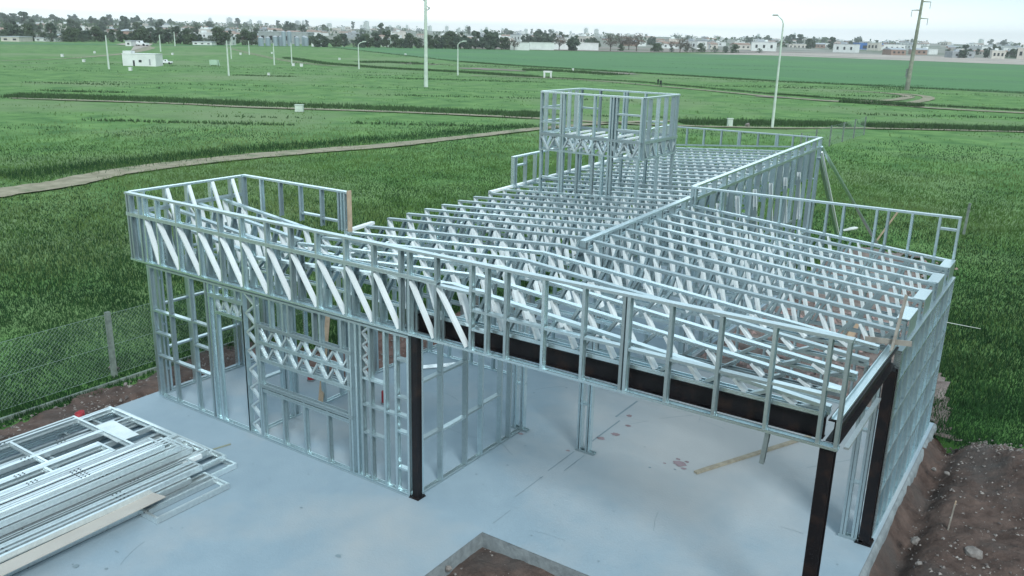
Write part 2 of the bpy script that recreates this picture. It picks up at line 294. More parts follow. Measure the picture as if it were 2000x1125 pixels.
# soil round the slab: a displaced sheet
def soil(name, x0, x1, y0, y1, step, zf, inside, m):
    nx_ = int((x1-x0)/step)+1; ny_ = int((y1-y0)/step)+1; b = MB()
    for j in range(ny_):
        for i in range(nx_):
            x, y = x0+i*step, y0+j*step; b.v.append((x, y, zf(x, y)))
    for j in range(ny_-1):
        for i in range(nx_-1):
            if inside(x0+(i+.5)*step, y0+(j+.5)*step): k = j*nx_+i; b.f.append((k, k+1, k+nx_+1, k+nx_))
    return tag(b.build(name, m, smooth=True), kind='structure')
from mathutils import noise as MN
def fb(x, y, s, o=4):
    v = 0; a = 1
    for k in range(o): v += a*MN.noise(Vector((x*s, y*s, 3.1*k))); a *= .5; s *= 2.1
    return v
def zright(x, y):
    z = G+.02+.09*fb(x, y, .9)+.05*fb(x, y, 4.0, 3)+.022*fb(x, y, 11.0, 2)
    z += .40*math.exp(-((x-8.3)**2+(y-5.8)**2)/1.2)*.9+.28*math.exp(-((x-7.6)**2/.5+(y-6.9)**2/.5))
    z -= .28*math.exp(-((x-6.35)/.22)**2)
    return z
def edge_r(x, y): return y < 7.75-.38*(x-5.9)-.12*(x-7)**2*0+.22*fb(x, y, 1.6, 3)
soil('soil', 5.6, 12, -6, 8.6, .06, zright, lambda x, y: x > 5.9 and edge_r(x, y), 'dirt')
soil('soil', 1.2, 6.2, -6, -.1, .06, lambda x, y: G-.10+.05*fb(x, y, 1.5)+.02*fb(x, y, 6, 2), lambda x, y: True, 'dirt')
soil('soil', -8.0, -6.3, -8, 4.2, .06, lambda x, y: G+.03+.07*fb(x, y, 1.2)+.03*fb(x, y, 6, 2)-.12*math.exp(-((x+6.6)/.14)**2), lambda x, y: x > -7.62+.25*fb(x, y, 1.1, 3)-.05*y and y < 3.4+.5*fb(x, y, 1.0, 2), 'dirt')
soil('soil', -7.2, -3.8, 2.5, 9.5, .08, lambda x, y: G+.03+.08*fb(x, y, 1.2)+.03*fb(x, y, 6, 2), lambda x, y: x > -5.9-.4*fb(x, y, .8, 2)+.2*(y-4) or y < 3.6, 'dirt_red')
soil('soil', .9, 6.6, 7.5, 23, .12, lambda x, y: G+.03+.07*fb(x, y, .9)+.04*fb(x, y, 4, 2)+.45*math.exp(-((x-2.6)**2/.9+(y-17)**2/3))+.3*math.exp(-((x-1.9)**2/.5+(y-20.5)**2/1)), lambda x, y: x < 6.2-.19*(y-8)+.5*fb(x, y, .8, 2) and y < 22+fb(x, y, 1, 2), 'dirt_pale')

# slab (three butted blocks with an exposed edge)
b = MB()
SP = [(-6.52, -9), (1.39, -9), (1.39, -.17), (6.02, -.17), (6.02, 7.78), (1.05, 7.78), (1.05, 17.25), (-3.95, 17.25), (-3.95, 2.68), (-6.52, 2.68)]
n = len(SP); b.poly([(x, y, 0) for x, y in SP]+[(x, y, -.34) for x, y in SP], [tuple(range(n))]); 
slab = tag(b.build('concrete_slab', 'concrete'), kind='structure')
b = MB(); b.poly([(x, y, -.003) for x, y in SP]+[(x+(.012 if x > -6 else -.012), y, -.34) for x, y in SP], [(i, n+i, n+(i+1) % n, (i+1) % n) for i in range(n)])
tag(b.build('slab_edge', 'edge'), kind='structure')
b = MB()                                     # spilled footing along the right edge
for k in range(0):
    y = 1.6+k*.24; w = .10+.05*math.sin(k*1.7)+(.12 if k < 4 else 0); b.poly([(6.07, y, -.015), (6.09+w*.6, y, -.05), (6.09+w, y, -.2), (6.07, y+.24, -.015), (6.09+w*.6, y+.24, -.05), (6.09+w, y+.24, -.2)], [(0, 1, 4, 3), (1, 2, 5, 4)])
fw = [(.05+.035*MN.noise(Vector((k*.23, 0, 0)))+(.12*math.exp(-((k-6)/4.)**2)), -.3+k*.16) for k in range(52)]
for w0, y in fw: w0 *= .8; b.v += [(6.012, y, -.03), (6.03+w0*.5, y, -.05), (6.04+w0*.8, y, -.12), (6.05+w0, y, -.34)]
for k in range(51):
    for i in range(3): a = 4*k+i; b.f.append((a, a+1, a+5, a+4))
tag(b.build('concrete_footing', 'edge', smooth=True), kind='structure')
# marks on the slab: grooves, smudges, stain
def flat(name, pts, z, m): return tag(MB().poly([(x, y, z) for x, y in pts], [tuple(range(len(pts)))]).build(name, m), kind='structure')
def blob(cx, cy, r, sq=.6, n=16, seed=0):
    rr = random.Random(seed); return [(cx+r*rr.uniform(.55, 1)*math.cos(6.283*k/n), cy+sq*r*rr.uniform(.55, 1)*math.sin(6.283*k/n)) for k in range(n)]
for (x0, x1, y0, y1) in [(1.19, 1.205, 1.9, 2.75), (1.40, 1.415, 2.05, 2.72), (1.24, 1.27, 3.2, 4.3), (1.10, 1.14, 4.4, 5.3), (1.22, 1.235, .9, 1.7), (1.38, 1.39, .1, .55), (-6.2, -.1, -.075, -.06)]:
    flat('slab_joint', [(x0, y0), (x1, y0), (x1, y1), (x0, y1)], .004, 'smudge')
for k, (x, y, r_) in enumerate([(2.83, 3.42, .14), (2.95, 3.3, .06), (2.74, 3.55, .05), (2.90, 3.55, .05), (2.62, 3.28, .035), (1.45, 3.75, .10), (1.33, 3.45, .09), (1.48, 4.2, .07), (1.30, 4.6, .08), (1.1, 2.7, .05), (.1, 2.75, .06)]): flat('floor_stain', blob(x, y, r_, .8, 18, k), .004, 'stain')
for k in range(26):
    x, y = rnd.uniform(-5, 5.6), rnd.uniform(-3.5, 6.5)
    if x > 1.3 and y < 0: continue
    a = rnd.uniform(0, 6.28); pts = [(x, y)]; b = MB()
    for q in range(rnd.randint(3, 9)): a += rnd.uniform(-.14, .14); pts.append((pts[-1][0]+.11*math.cos(a), pts[-1][1]+.11*math.sin(a)))
    wd = rnd.uniform(.0015, .005)
    for (xa, ya), (xb, yb) in zip(pts[:-1], pts[1:]):
        dxx, dyy = -(yb-ya)/.11*wd, (xb-xa)/.11*wd; b.poly([(xa-dxx, ya-dyy, .0035), (xb-dxx, yb-dyy, .0035), (xb+dxx, yb+dyy, .0035), (xa+dxx, ya+dyy, .0035)], [(0, 1, 2, 3)])
    tag(b.build('slab_scrape', 'smudge'), kind='structure')
for k in range(150):
    x, y = rnd.uniform(-5.5, 5.8), rnd.uniform(-4, 7)
    if x > 1.3 and y < 0: continue
    flat('floor_mark', blob(x, y, rnd.choice([.01, .015, .02, .03, .06]), rnd.uniform(.12, .9), 8, k+50), .004+.00005*k, 'smudge')

# ------------------------------------------------------------------ steel house frame
H = empty('steel_frame_house', (0, 0, 0))
tag(H, 'galvanized steel stud frame of an unfinished single storey house standing on the concrete slab', 'house frame')
X_, Y_, Z_ = Vector((1, 0, 0)), Vector((0, 1, 0)), Vector((0, 0, 1))
def U(axis, fix, u, z): return Vector((u, fix, z)) if axis == 'x' else Vector((fix, u, z))
def wall(name, axis, fix, u0, u1, z0, z1, studs, rails=(), diags=(), plates=(), depth=.09, base=True, top=True, topz=None, flange=.04, label=None):
    """axis: direction the wall runs; z0,z1 may be (at u0, at u1). studs: u or (u, za, zb)"""
    zz = lambda z, u: z if not isinstance(z, tuple) else z[0]+(z[1]-z[0])*(u-u0)/(u1-u0)
    ax = X_ if axis == 'x' else Y_; dv = Y_ if axis == 'x' else X_
    b = MB()
    b.chan(U(axis, fix, u0, zz(z1, u0)), U(axis, fix, u1, zz(z1, u1)), dv, -Z_, depth+.006, .035)
    w = b.build(name, 'steel', H)
    if label: w['label'] = label
    if base: MB().chan(U(axis, fix, u0, zz(z0, u0)), U(axis, fix, u1, zz(z0, u1)), dv, Z_, depth+.006, .035).build('bottom_track', 'steel', w)
    for p in plates:
        a, c = (u0, u1) if len(p) == 1 else (p[1], p[2])
        zp = p[0]; b = MB(); b.chan(U(axis, fix, a, zz(zp, a)+.002), U(axis, fix, c, zz(zp, c)+.002), dv, Z_, depth+.006, .03)
        b.chan(U(axis, fix, a, zz(zp, a)-.002), U(axis, fix, c, zz(zp, c)-.002), dv, -Z_, depth+.006, .03)
        b.build('middle_track', 'steel', w)
    for s in studs:
        u, za, zb, st = (s, None, None, 1) if not isinstance(s, tuple) else (s+(1,))[:4]
        za = zz(z0, u)+.004 if za is None else za; zb = zz(z1, u)-.004 if zb is None else zb
        MB().chan(U(axis, fix, u, za), U(axis, fix, u, zb), dv, ax*st, depth, flange).build('stud', 'steel', w)
    for (a, c, z) in rails:
        MB().chan(U(axis, fix, a+.045, z), U(axis, fix, c-.004, z), dv, -Z_, depth-.004, .035).build('nogging', 'steel', w)
    for (a, za, c, zc) in diags:
        p, q = U(axis, fix, a, za), U(axis, fix, c, zc); nrm = (q-p).cross(dv)
        if nrm.z > 0: nrm = -nrm
        MB().chan(p, q, dv, nrm, depth-.008, .035).build('diagonal_brace', 'steel2', w)  # braces take the whitened steel for the sky they face
    return w
def zigzag(parent, axis, fix, u0, u1, z0, z1, n, vertical=True, depth=.06, name='lattice_web'):
    dv = Y_ if axis == 'x' else X_; b = MB()
    for k in range(n):
        if vertical:
            za, zb = z0+(z1-z0)*k/n, z0+(z1-z0)*(k+1)/n; ua, ub = (u0, u1) if k % 2 else (u1, u0)
            p, q = U(axis, fix, ua, za), U(axis, fix, ub, zb)
        else:
            ua, ub = u0+(u1-u0)*k/n, u0+(u1-u0)*(k+1)/n; za, zb = (z1, z0) if k % 2 == 0 else (z0, z1)
            p, q = U(axis, fix, ua, za), U(axis, fix, ub, zb)
        nr = (q-p).cross(dv); nr = -nr if nr.z > 0 else nr
        b.chan(p, q, dv, nr, depth, .03)
    return b.build(name, 'steel3', parent)
def span(a, b_, st=.583, off=0.0): 
    out = []; u = a+off
    while u < b_-.05: out.append(u); u += st
    return out

# --- front wall, ground floor
w = wall('wall_frame', 'x', 0, -6.34, -.06, .0, 2.585, [-6.34, -6.29, -5.78, -5.14, (-4.66, None, None, -1), -4.62, -4.45, (-3.74, None, 2.33), (-3.69, None, None, -1), (-3.42, None, None, 1), (-3.37, .0, 2.05),
      (-2.86, 0, .97), (-2.34, 0, .97), (-1.80, 0, .97), (-1.27, 0, 2.05, -1), (-1.22, None, None, -1), (-1.14, None, None), (-1.04, None, None), (-.86, 0, 2.55), (-.56, None, None), (-.34, None, None), (-.1, None, None),
      (-4.2, 2.36, 2.585), (-3.9, 2.36, 2.585), (-3.05, 2.06, 2.585), (-2.75, 2.06, 2.585), (-2.62, 2.06, 2.585), (-2.05, 2.06, 2.585), (-1.9, 2.06, 2.585), (-1.45, 2.06, 2.585)],
      rails=[(-6.3, -5.78, 1.74), (-5.78, -5.14, 1.75), (-5.14, -4.66, 1.76), (-6.3, -5.78, .85), (-5.78, -5.14, .84), (-5.14, -4.66, .83), (-6.3, -5.78, 1.31), (-5.14, -4.66, 1.32),
             (-1.04, -.56, 1.29), (-1.04, -.56, .82), (-1.04, -.56, 1.73), (-.56, -.34, 1.29), (-.34, -.1, 2.2), (-.34, -.1, 1.6), (-.34, -.1, 1.31), (-.34, -.1, 1.04), (-.34, -.1, .44)],
      plates=[(2.35, -4.62, -3.72), (2.07, -4.45, -3.72), (2.05, -3.38, -1.22), (1.76, -3.38, -1.22), (1.46, -3.38, -1.22), (.98, -3.38, -1.22), (.90, -3.3, -1.3)], label='front wall frame with a door opening and a wide window opening')
zigzag(w, 'x', 0, -4.44, -3.75, 2.09, 2.33, 6, False)
zigzag(w, 'x', 0, -3.36, -1.27, 1.78, 2.03, 12, False)
zigzag(w, 'x', 0, -3.36, -1.27, 1.48, 1.74, 12, False)
zigzag(w, 'x', 0, -3.65, -3.43, .03, 2.56, 15)
zigzag(w, 'x', 0, -1.0, -.88, 1.75, 2.55, 8, depth=.05)
# --- fascia and parapet above it, full width
hs = [-6.78, -6.7, -6.43, -6.28, -5.92, -5.35, -4.77, -4.2, -3.65, -3.04, -2.49, -1.91, -1.31, -.75, -.23, -.07, .42]
hr = [1.02, 1.28, 1.59, 2.17, 2.75, 3.30, 3.36, 3.9, 4.5, 5.1, 5.68, 5.87]
lower = [-6.43]+hs[3:]
dg = [(a+.05, 3.42, c-.02, 2.66) for a, c in zip([-6.28, -5.92, -5.35, -4.77, -4.2, -3.65, -3.04, -2.49, -1.91, -1.31, -.75, -.07], [-5.92, -5.35, -4.77, -4.2, -3.65, -3.04, -2.49, -1.91, -1.31, -.75, -.23, .42])]
dg.append((.47, 3.42, .98, 2.66))
w = wall('fascia_frame', 'x', 0, -6.80, 5.92, 2.605, 3.87, hs+hr, rails=[(.42, 1.02, 3.45), (1.02, 1.28, 3.5), (1.02, 1.28, 3.22), (1.02, 1.28, 2.95), (1.28, 1.59, 3.22), (1.59, 2.17, 3.21), (2.17, 2.75, 3.21), (2.75, 3.3, 3.21), (3.36, 3.9, 3.2), (3.9, 4.5, 3.2), (4.5, 5.1, 3.2), (5.1, 5.68, 3.21), (5.68, 5.87, 3.3)],
         diags=dg, plates=[(3.475, -6.80, .46)], depth=.095, label='long front fascia frame with rows of diagonal braces')
w = wall('fascia_backing_frame', 'x', .14, -6.74, .44, 2.61, 3.44, [-6.74]+[x+.03 for x in lower], depth=.13, flange=.05)
# --- left block parapet
w = wall('parapet_frame', 'y', -6.80, .06, 2.60, 2.61, 3.87, [.3, .75, 1.23, 1.77, 2.25, 2.52], plates=[(3.475,)], diags=[(.32, 3.42, .73, 2.66), (.8, 3.42, 1.2, 2.66), (1.28, 3.42, 1.74, 2.66)])
for y in (.75, 1.23, 1.77, 2.25):
    MB().chan((-6.76, y+.06, 3.84), (-6.45, y+.06, 3.05), Y_, (-1, 0, -.3), .07, .035).build('kicker_brace', 'steel2', w)
w = wall('parapet_frame', 'x', 2.60, -6.80, -3.80, (3.20, 3.10), 3.88, [-6.78, -6.25, -5.69, -5.11, -4.53, -4.06, -3.98, (-3.9, 2.7, None)], rails=[(-5.11, -4.53, 3.33), (-4.53, -4.06, 3.30)], base=False)
tb = MB().box((-3.80, 2.555, 3.12), (-3.765, 2.645, 3.90)).build('end_board', 'timber', w)
w = wall('wall_frame', 'x', 2.62, -6.34, -3.85, 0, 2.6, span(-6.34, -3.9)+[-3.9], rails=[(-6.34, -3.9, 1.3)])
w = wall('wall_frame', 'y', -6.34, .09, 2.58, 0, 2.6, [.12, .2, .75, (1.2, .95, 2.6), (1.78, 0, 2.6), 1.9, 2.5], rails=[(.2, 1.9, 1.80), (.2, 1.9, .93), (.12, .2, 2.3), (.12, .2, 1.4), (.12, .2, .5)])
# interior partition beside the window
w = wall('partition_frame', 'y', -3.6, .09, 1.0, 0, 2.6, [.12, .62, .68, .82, .92], rails=[(.09, .6, .98)])
w = wall('partition_frame', 'y', -3.6, 1.55, 2.55, 0, 2.6, [1.58, 2.05, 2.5])
# --- side wall of the porch with black corner post
w = wall('wall_frame', 'y', 0, .10, 2.84, 0, 2.585, [.12, .59, 1.22, 1.64, 2.19, 2.47], rails=[(.12, .59, 1.85), (.59, 1.22, 1.85), (.12, .59, .92), (.59, 1.22, .9), (1.22, 1.64, .92), (1.64, 2.19, .95), (1.64, 2.19, 1.9)])
def column(cx, cy, n, sp, axis='x'):
    b = MB(); b.chan((cx-.02, cy, .002), (cx+n*sp, cy, .002), Y_, Z_, .1, .04); o = b.build('stud_column', 'steel', H)
    for k in range(n):
        MB().chan((cx+k*sp, cy, .006), (cx+k*sp, cy, 2.6), Y_, X_ if k % 2 == 0 else -X_, .09, .035).build('stud', 'steel', o)
    for z in (.9, 1.7): MB().chan((cx, cy, z), (cx+(n-1)*sp, cy, z), Y_, -Z_, .08, .03).build('nogging', 'steel', o)
    return o
column(-.16, 2.90, 4, .078); column(1.20, 2.84, 4, .085); column(5.56, 2.82, 4, .078)
def ibeam(name, p, q, h=.25, w_=.12, parent=None, t=.012):
    p, q = Vector(p), Vector(q); a = (q-p).normalized(); s = a.cross(Z_).normalized(); b = MB()
    for z in (h/2-t/2, -h/2+t/2): b.bar(p+Z_*z, q+Z_*z, w_, t)
    b.bar(p, q, t, h-2*t); return b.build(name, 'black', parent)
def hpost(x, y, z0, z1, s=.13):
    b = MB(); b.box((x-s/2, y-s/2, z0), (x+s/2, y-s/2+.014, z1)); b.box((x-s/2, y+s/2-.014, z0), (x+s/2, y+s/2, z1)); b.box((x-.045, y-s/2+.014, z0), (x+.045, y+s/2-.014, z1))
    b.box((x-s/2-.04, y-s/2-.04, z0), (x+s/2+.04, y+s/2+.04, z0+.012)); [b.tube((x+i*(s/2+.02), y+j*(s/2+.02), z0), (x+i*(s/2+.02), y+j*(s/2+.02), z0+.04), .012, n=6) for i in (-1, 1) for j in (-1, 1)]; return b.build('steel_post', 'black', H)
hpost(.03, .02, .002, 2.6, .105); hpost(5.80, .08, .002, 2.6, .15); hpost(5.89, 2.84, .002, 2.62, .14)
ibeam('steel_beam', (-.25, .17, 2.755), (5.72, .17, 2.755), .25, .11, H)
ibeam('steel_beam', (5.83, .1, 2.755), (5.83, 3.05, 2.755), .25, .15, H)
ibeam('steel_beam', (.86, 3.1, 3.36), (.86, 3.3, 3.36), .12, .1, H)
MB().chan((5.83, .12, 2.888), (5.83, 3.0, 2.888), X_, Z_, .10, .03).build('beam_track', 'steel', H)
MB().bar((5.80, 1.05, 2.16), (5.80, 2.76, 2.20), .06, .03).build('lintel_track', 'steel3', H)
MB().chan((.3, .17, 2.90), (5.72, .17, 2.90), Y_, Z_, .15, .05).build('beam_track', 'steel', H)
MB().chan((5.1, .02, 2.2), (5.13, .02, 2.6), Y_, X_, .06, .05).build('loose_bracket', 'steel', H)
# --- right outer wall
w = wall('wall_frame', 'y', 5.92, 2.95, 7.62, 0, 2.86, [2.97]+[(y, None, None, -1) for y in [3.09]+span(3.44, 7.5, .45)+[7.6]], rails=[(2.97, 7.56, 1.85), (2.97, 7.56, 1.28), (2.97, 7.56, .70), (2.97, 7.56, 2.4)], label='outer garage wall frame with close studs and long horizontal rails')
# --- roof trusses
def truss(y, tops, zb, pitch=.55, first=0, endz=True):
    b = MB()
    for (xa, za), (xb, zb_) in zip(tops[:-1], tops[1:]): b.chan((xa, y, za), (xb, y, zb_), Y_, -Z_, .09, .045)
    t = b.build('roof_truss', 'steel', H)
    MB().chan((tops[0][0], y, zb), (tops[-1][0], y, zb), Y_, Z_, .09, .04).build('bottom_chord', 'steel', t)
    def zt(x):
        for (xa, za), (xb, zb_) in zip(tops[:-1], tops[1:]):
            if x <= xb+1e-6: return za+(zb_-za)*(x-xa)/(xb-xa)
        return tops[-1][1]
    b = MB(); x0, x1 = tops[0][0], tops[-1][0]; n = max(1, round((x1-x0)/pitch)); st = (x1-x0)/n
    for k in range(n):
        a = x0+k*st; c = a+st*.36; e_ = a+st*.80
        for m_, p, q in (('steel2', (a+.05, zt(a)-.03), (c, zb+.03)), ('steel', (c+.04, zb+.03), (e_, zt(e_)-.03))):  # falling webs use the whitened sky-lit copy, rising ones the plain steel
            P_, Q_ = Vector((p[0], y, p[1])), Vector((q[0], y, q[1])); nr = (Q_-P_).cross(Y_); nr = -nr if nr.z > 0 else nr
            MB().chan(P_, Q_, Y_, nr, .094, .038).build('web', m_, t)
    for x in (x0+.005, x1-.045): MB().chan((x, y, zb), (x, y, zt(x)-.01), Y_, X_, .086, .04).build('end_web', 'steel', t)
    return t
dr = lambda y: (.012*(min(y, 7.6)-3) if y > 3 else 0)+max(0, .0243*(y-7.6))
for k in range(6):
    y = .17+.583*k
    truss(y, [(-3.8, 3.14), (.6, 3.45), (5.75, 3.02)] if k < 5 else [(-3.85, 3.15), (.6, 3.46), (5.88, 3.10)], 2.92 if k < 5 else 2.80)
for k in range(4): truss(.583*k+.30, [(-6.74, 3.46), (-3.86, 3.16)], 2.68)
for k in range(6, 14):
    y = .583*k; truss(y-.06, [(.99, 3.53), (5.90, 3.14+.02*(y-3.5)*.3)], 2.66)
for k in range(4): 
    y = 3.44+1.166*k; MB().box((5.76, y-.03, 3.155), (5.925, y+.63, 3.17)).build('end_cap_plate', 'steel', H)
    MB().box((5.922, y, 2.87), (5.93, y+.6, 3.168)).build('end_cap_plate', 'steel', H)
ny = int((17.0-3.80)/.578)+1
for k in range(ny):
    y = 3.80+.578*k; truss(y, [(-3.9, 3.17+dr(y)), (.86, 3.47+dr(y))], 2.72+dr(y)*.8)
MB().chan((-3.85, 2.6, 3.15), (-3.85, 3.3, 3.19), X_, -Z_, .09, .05).build('eave_track', 'steel2', H)
MB().chan((-3.9, 7.3, 3.25), (-3.9, 17, 3.25+.22), X_, -Z_, .09, .05).build('eave_track', 'steel2', H)
# --- low ridge wall
w = wall('ridge_wall_frame', 'y', .93, 3.16, 7.58, (2.92, 2.95), (3.56, 3.68), sum([[y, y+.09] for y in span(3.16, 7.6)], []), plates=[((3.36, 3.47),)], depth=.10)
# --- garage rear parapet and wall
w = wall('parapet_frame', 'x', 7.64, .93, 5.90, 2.92, (3.88, 3.92), [.95, 1.0, 1.55, 2.15, 2.75, 3.3, 3.62, 3.92, 4.5, 4.70, 5.10, 5.55, 5.86], rails=[(5.55, 5.86, 3.70)], label='low parapet frame across the rear of the garage')
w = wall('wall_frame', 'x', 7.64, 1.0, 5.90, 0, 2.9, span(1.0, 5.9)+[5.86], rails=[(1.0, 5.9, 1.3)])
# --- rear wing walls
zt = lambda y: 3.88+.0243*(y-7.64)
w = wall('wall_frame', 'y', .93, 7.70, 17.08, 0, (3.88, 4.11), sum([[y, y+.05] if i % 3 == 0 else [y] for i, y in enumerate(span(7.70, 17.1, .58))], [])+[17.04], plates=[((3.60, 3.83),), ((2.5, 2.6), 9.5, 12), ((1.9, 2.0), 12.2, 15)], depth=.10,
         rails=[(8, 9.5, 1.3), (15, 17, 1.4), (12.2, 15, .9)], diags=[(8.0+1.2*i, 3.3, 8.5+1.2*i, 1.9) for i in range(7)], label='tall side wall frame of the rear wing with a double top plate')
w = wall('parapet_frame', 'x', 17.08, -3.85, .93, (3.45, 3.80), (4.07, 4.11), [-3.83, -3.25, -2.68, -2.11, (-1.56, None, None), -1.51, -.95, -.4, -.35, .1, .5, .9], label='parapet frame at the far end of the rear wing')
w = wall('parapet_frame', 'y', -3.87, 8.17, 17.08, (3.20, 3.42), (3.97, 4.10), [8.17, 8.27]+[8.7]+span(9.14, 17.1, .565)+[17.0], rails=[(8.27, 8.7, 3.76)], label='parapet frame along the left eave of the rear wing')
w = wall('wall_frame', 'y', -3.85, 2.7, 17.1, 0, 2.7, span(2.7, 17.1)+[17.05])
w = wall('wall_frame', 'x', 17.08, -3.85, .93, 0, 2.9, span(-3.8, .9))
w = wall('partition_frame', 'x', 7.3, -3.8, .85, 0, 2.7, span(-3.8, .8))
w = wall('partition_frame', 'y', -1.4, 7.5, 17.0, 0, 2.7, span(7.5, 17))
w = wall('partition_frame', 'x', 11.5, -3.8, .85, 0, 2.7, span(-3.8, .8, .45))
w = wall('partition_frame', 'x', 4.9, -3.8, -1.2, 0, 2.7, span(-3.8, -1.2))
# --- tank tower
T0, T1, U0, U1 = -3.07, -.49, 8.1, 9.92
TW = dict(depth=.085)
w = wall('tower_frame', 'x', U0, T0, T1, 4.22, 5.55, [T0, -2.53, -2.47, (-2.09, 4.6, None), -1.69, -1.29, -1.22, -1.14, T1-.05], rails=[(T0, -2.53, 5.2), (T0, -2.53, 4.88), (-1.14, T1-.05, 5.18), (-1.14, T1-.05, 4.85)], plates=[(4.59,)], label='front side of the open frame tower')
zigzag(w, 'x', U0, T0+.05, T1-.05, 4.26, 4.56, 14, False)
wall('tower_frame', 'x', U1, T0, T1, 4.22, 5.55, [T0, -2.55, -1.9, -1.83, -1.35, -.8, T1-.05], rails=[(T0, -2.55, 5.1), (-1.35, -.8, 4.9)], plates=[(4.59,)], label='rear side of the open frame tower')
w = wall('tower_frame', 'y', T0, U0+.05, U1-.05, 4.22, 5.55, [8.30, 8.65, 9.0, 9.35, 9.68], rails=[(8.15, 9.0, 5.2), (8.15, 9.0, 4.88)], plates=[(4.59,)], label='left side of the open frame tower')
zigzag(w, 'y', T0, U0+.08, U1-.08, 4.26, 4.56, 8, False)
w = wall('tower_frame', 'y', T1, U0+.05, U1-.05, 4.22, 5.55, [8.14, 8.40, 8.81, 9.21, 9.59, 9.78], rails=[], plates=[(4.59,)], label='right side of the open frame tower')
zigzag(w, 'y', T1, U0+.08, U1-.08, 4.26, 4.56, 8, False)
for x in [T0+.35+.38*i for i in range(6)]:
    j = MB(); j.chan((x, U0+.06, 4.57), (x, U1-.06, 4.57), X_, -Z_, .05, .04); j.chan((x, U0+.06, 4.26), (x, U1-.06, 4.26), X_, Z_, .05, .04); o = j.build('floor_truss', 'steel2', H)
    zigzag(o, 'y', x, U0+.08, U1-.08, 4.28, 4.54, 8, False, .05)
for (x, y) in [(T0+.02, U0), (-2.53, U0), (-2.47, U0), (-2.09, U0), (-1.69, U0), (-1.44, U0), (-1.29, U0), (-1.22, U0), (T1-.04, U0), (T0+.02, U1), (-1.9, U1), (-1.25, U1), (T1-.04, U1), (T0, 9.0), (T1, 9.0)]:
    MB().chan((x, y, 2.8), (x, y, 4.22), Y_, X_ if x < -1 else -X_, .085, .05).build('tower_leg', 'steel', H)
MB().chan((T0+.05, U0, 3.62), (-2.55, U0, 3.62), Y_, -Z_, .08, .035).build('tower_rail', 'steel', H)
# --- bolt holes punched in the lower fascia studs
for x in (-6.28, -5.92, -5.35, -4.77, -4.2, -3.65, -3.04, -2.49):
    b = MB()
    for k in range(3): b.tube((x+.046, .14, 2.92+.045*k), (x+.052, .14, 2.92+.045*k), .011, n=8)
    b.build('bolt_hole', 'steel2', H)

# ------------------------------------------------------------------ props, boards, pipes near the frame
def prop(name, pts, m, label, cat, w_=.06, h=.05, group=None):
    o = MB().bar(pts[0], pts[1], w_, h).build(name, m); mid = (Vector(pts[0])+Vector(pts[1]))/2
    o.data.transform(Matrix.Translation(-mid)); o.location = mid
    return tag(o, label, cat, group)
def pbar(name, a, b_, m, label, cat, w_=.06, h=.05, group=None): return prop(name, (a, b_), m, label, cat, w_, h, group)
pbar('steel_brace', (.98, 17.0, 3.85), (2.05, 22.3, -.1), 'steel', 'long steel channel brace leaning from the far roof corner out to the soil', 'brace', .09, .05)
pbar('steel_brace', (.98, 16.9, 3.55), (.45, 22.9, -.1), 'steel', 'steeper steel channel brace under the far roof corner, left of the long one', 'brace', .09, .05)
pbar('steel_brace', (1.03, 16.95, 3.7), (.62, 22.6, -.1), 'steel2', 'second steep steel brace close beside the other under the far roof corner', 'brace', .05, .05)
pbar('timber_stake', tuple(at(1712, 470, -.1)), tuple(at(1712, 470, -.1)+Vector((.55, .2, 1.15))), 'timber', 'leaning pale timber stake seen between the rear parapet studs', 'stake', .06, .05)
pbar('boundary_post', tuple(at(1882, 458, -.1)), tuple(at(1882, 458, -.1)+Vector((.03, 0, 1.2))), 'post', 'lone slim boundary post standing in the grass beyond the garage corner', 'post', .09, .09)
# timber prop and cross plank clamped on the right front corner of the roof
t = empty('timber_prop', (5.86, 2.75, 2.9)); tag(t, 'grey timber batten with a crosspiece fixed upright on the right roof corner', 'timber prop')
o = MB().bar((0, 0, -.05), (.04, .25, .72), .09, .03, (1, 0, 0)).build('batten', 'timber_grey', t); o = MB().bar((-.35, .05, .08), (.22, .10, .12), .025, .07).build('crosspiece', 'timber_grey', t)
pbar('timber_plank', (3.17, 3.26, .02), (4.30, 5.75, .02), 'plank', 'long ochre timber plank lying flat on the garage floor', 'plank', .075, .035)
pbar('timber_prop', (-3.55, 1.45, .02), (-4.35, 2.55, 1.75), 'timber', 'slanting timber prop inside the left room behind the window opening', 'timber prop', .09, .04)
pbar('timber_prop', (-4.15, 2.75, 1.2), (-5.0, 2.9, 1.5), 'timber', 'short sloping timber rail behind the left room rear studs', 'timber prop', .05, .04)
pbar('steel_offcut', (-3.35, 4.0, .02), (-2.75, 4.75, .02), 'steel2', 'flat white sheet metal offcut on the slab behind the porch side wall', 'metal offcut', .18, .01)
pbar('steel_rod', (-3.75, -1.15, .015), (-3.6, -.55, .015), 'polewood', 'thin dark rod lying on the slab beside the pile of frames', 'rod', .02, .02)
def pipe(x, y, h, r, label, tilt=0.0):
    e_ = empty('drain_pipe', (x, y, 0)); tag(e_, label, 'pipe')
    b = MB(); n = 20
    for ro, z in ((r, 0), (r, h), (r*.86, h), (r*.86, .02)):
        for k in range(n): b.v.append((ro*math.cos(6.2832*k/n)+tilt*z, ro*math.sin(6.2832*k/n), z))
    for j in range(3):
        for k in range(n): b.f.append((j*n+k, j*n+(k+1) % n, (j+1)*n+(k+1) % n, (j+1)*n+k))
    b.f.append(tuple(range(3*n, 4*n))); b.build('tube', 'redpvc', e_, True)
    MB().tube((0, 0, .0), (0, 0, .03), r*1.25, r*1.1, 20).build('collar', 'edge', e_); return e_
pipe(-2.69, 2.27, .25, .055, 'red pipe stub upright on the slab behind the black corner post')
pipe(-4.62, 2.22, .12, .07, 'short broken red pipe stub on the floor of the left room')
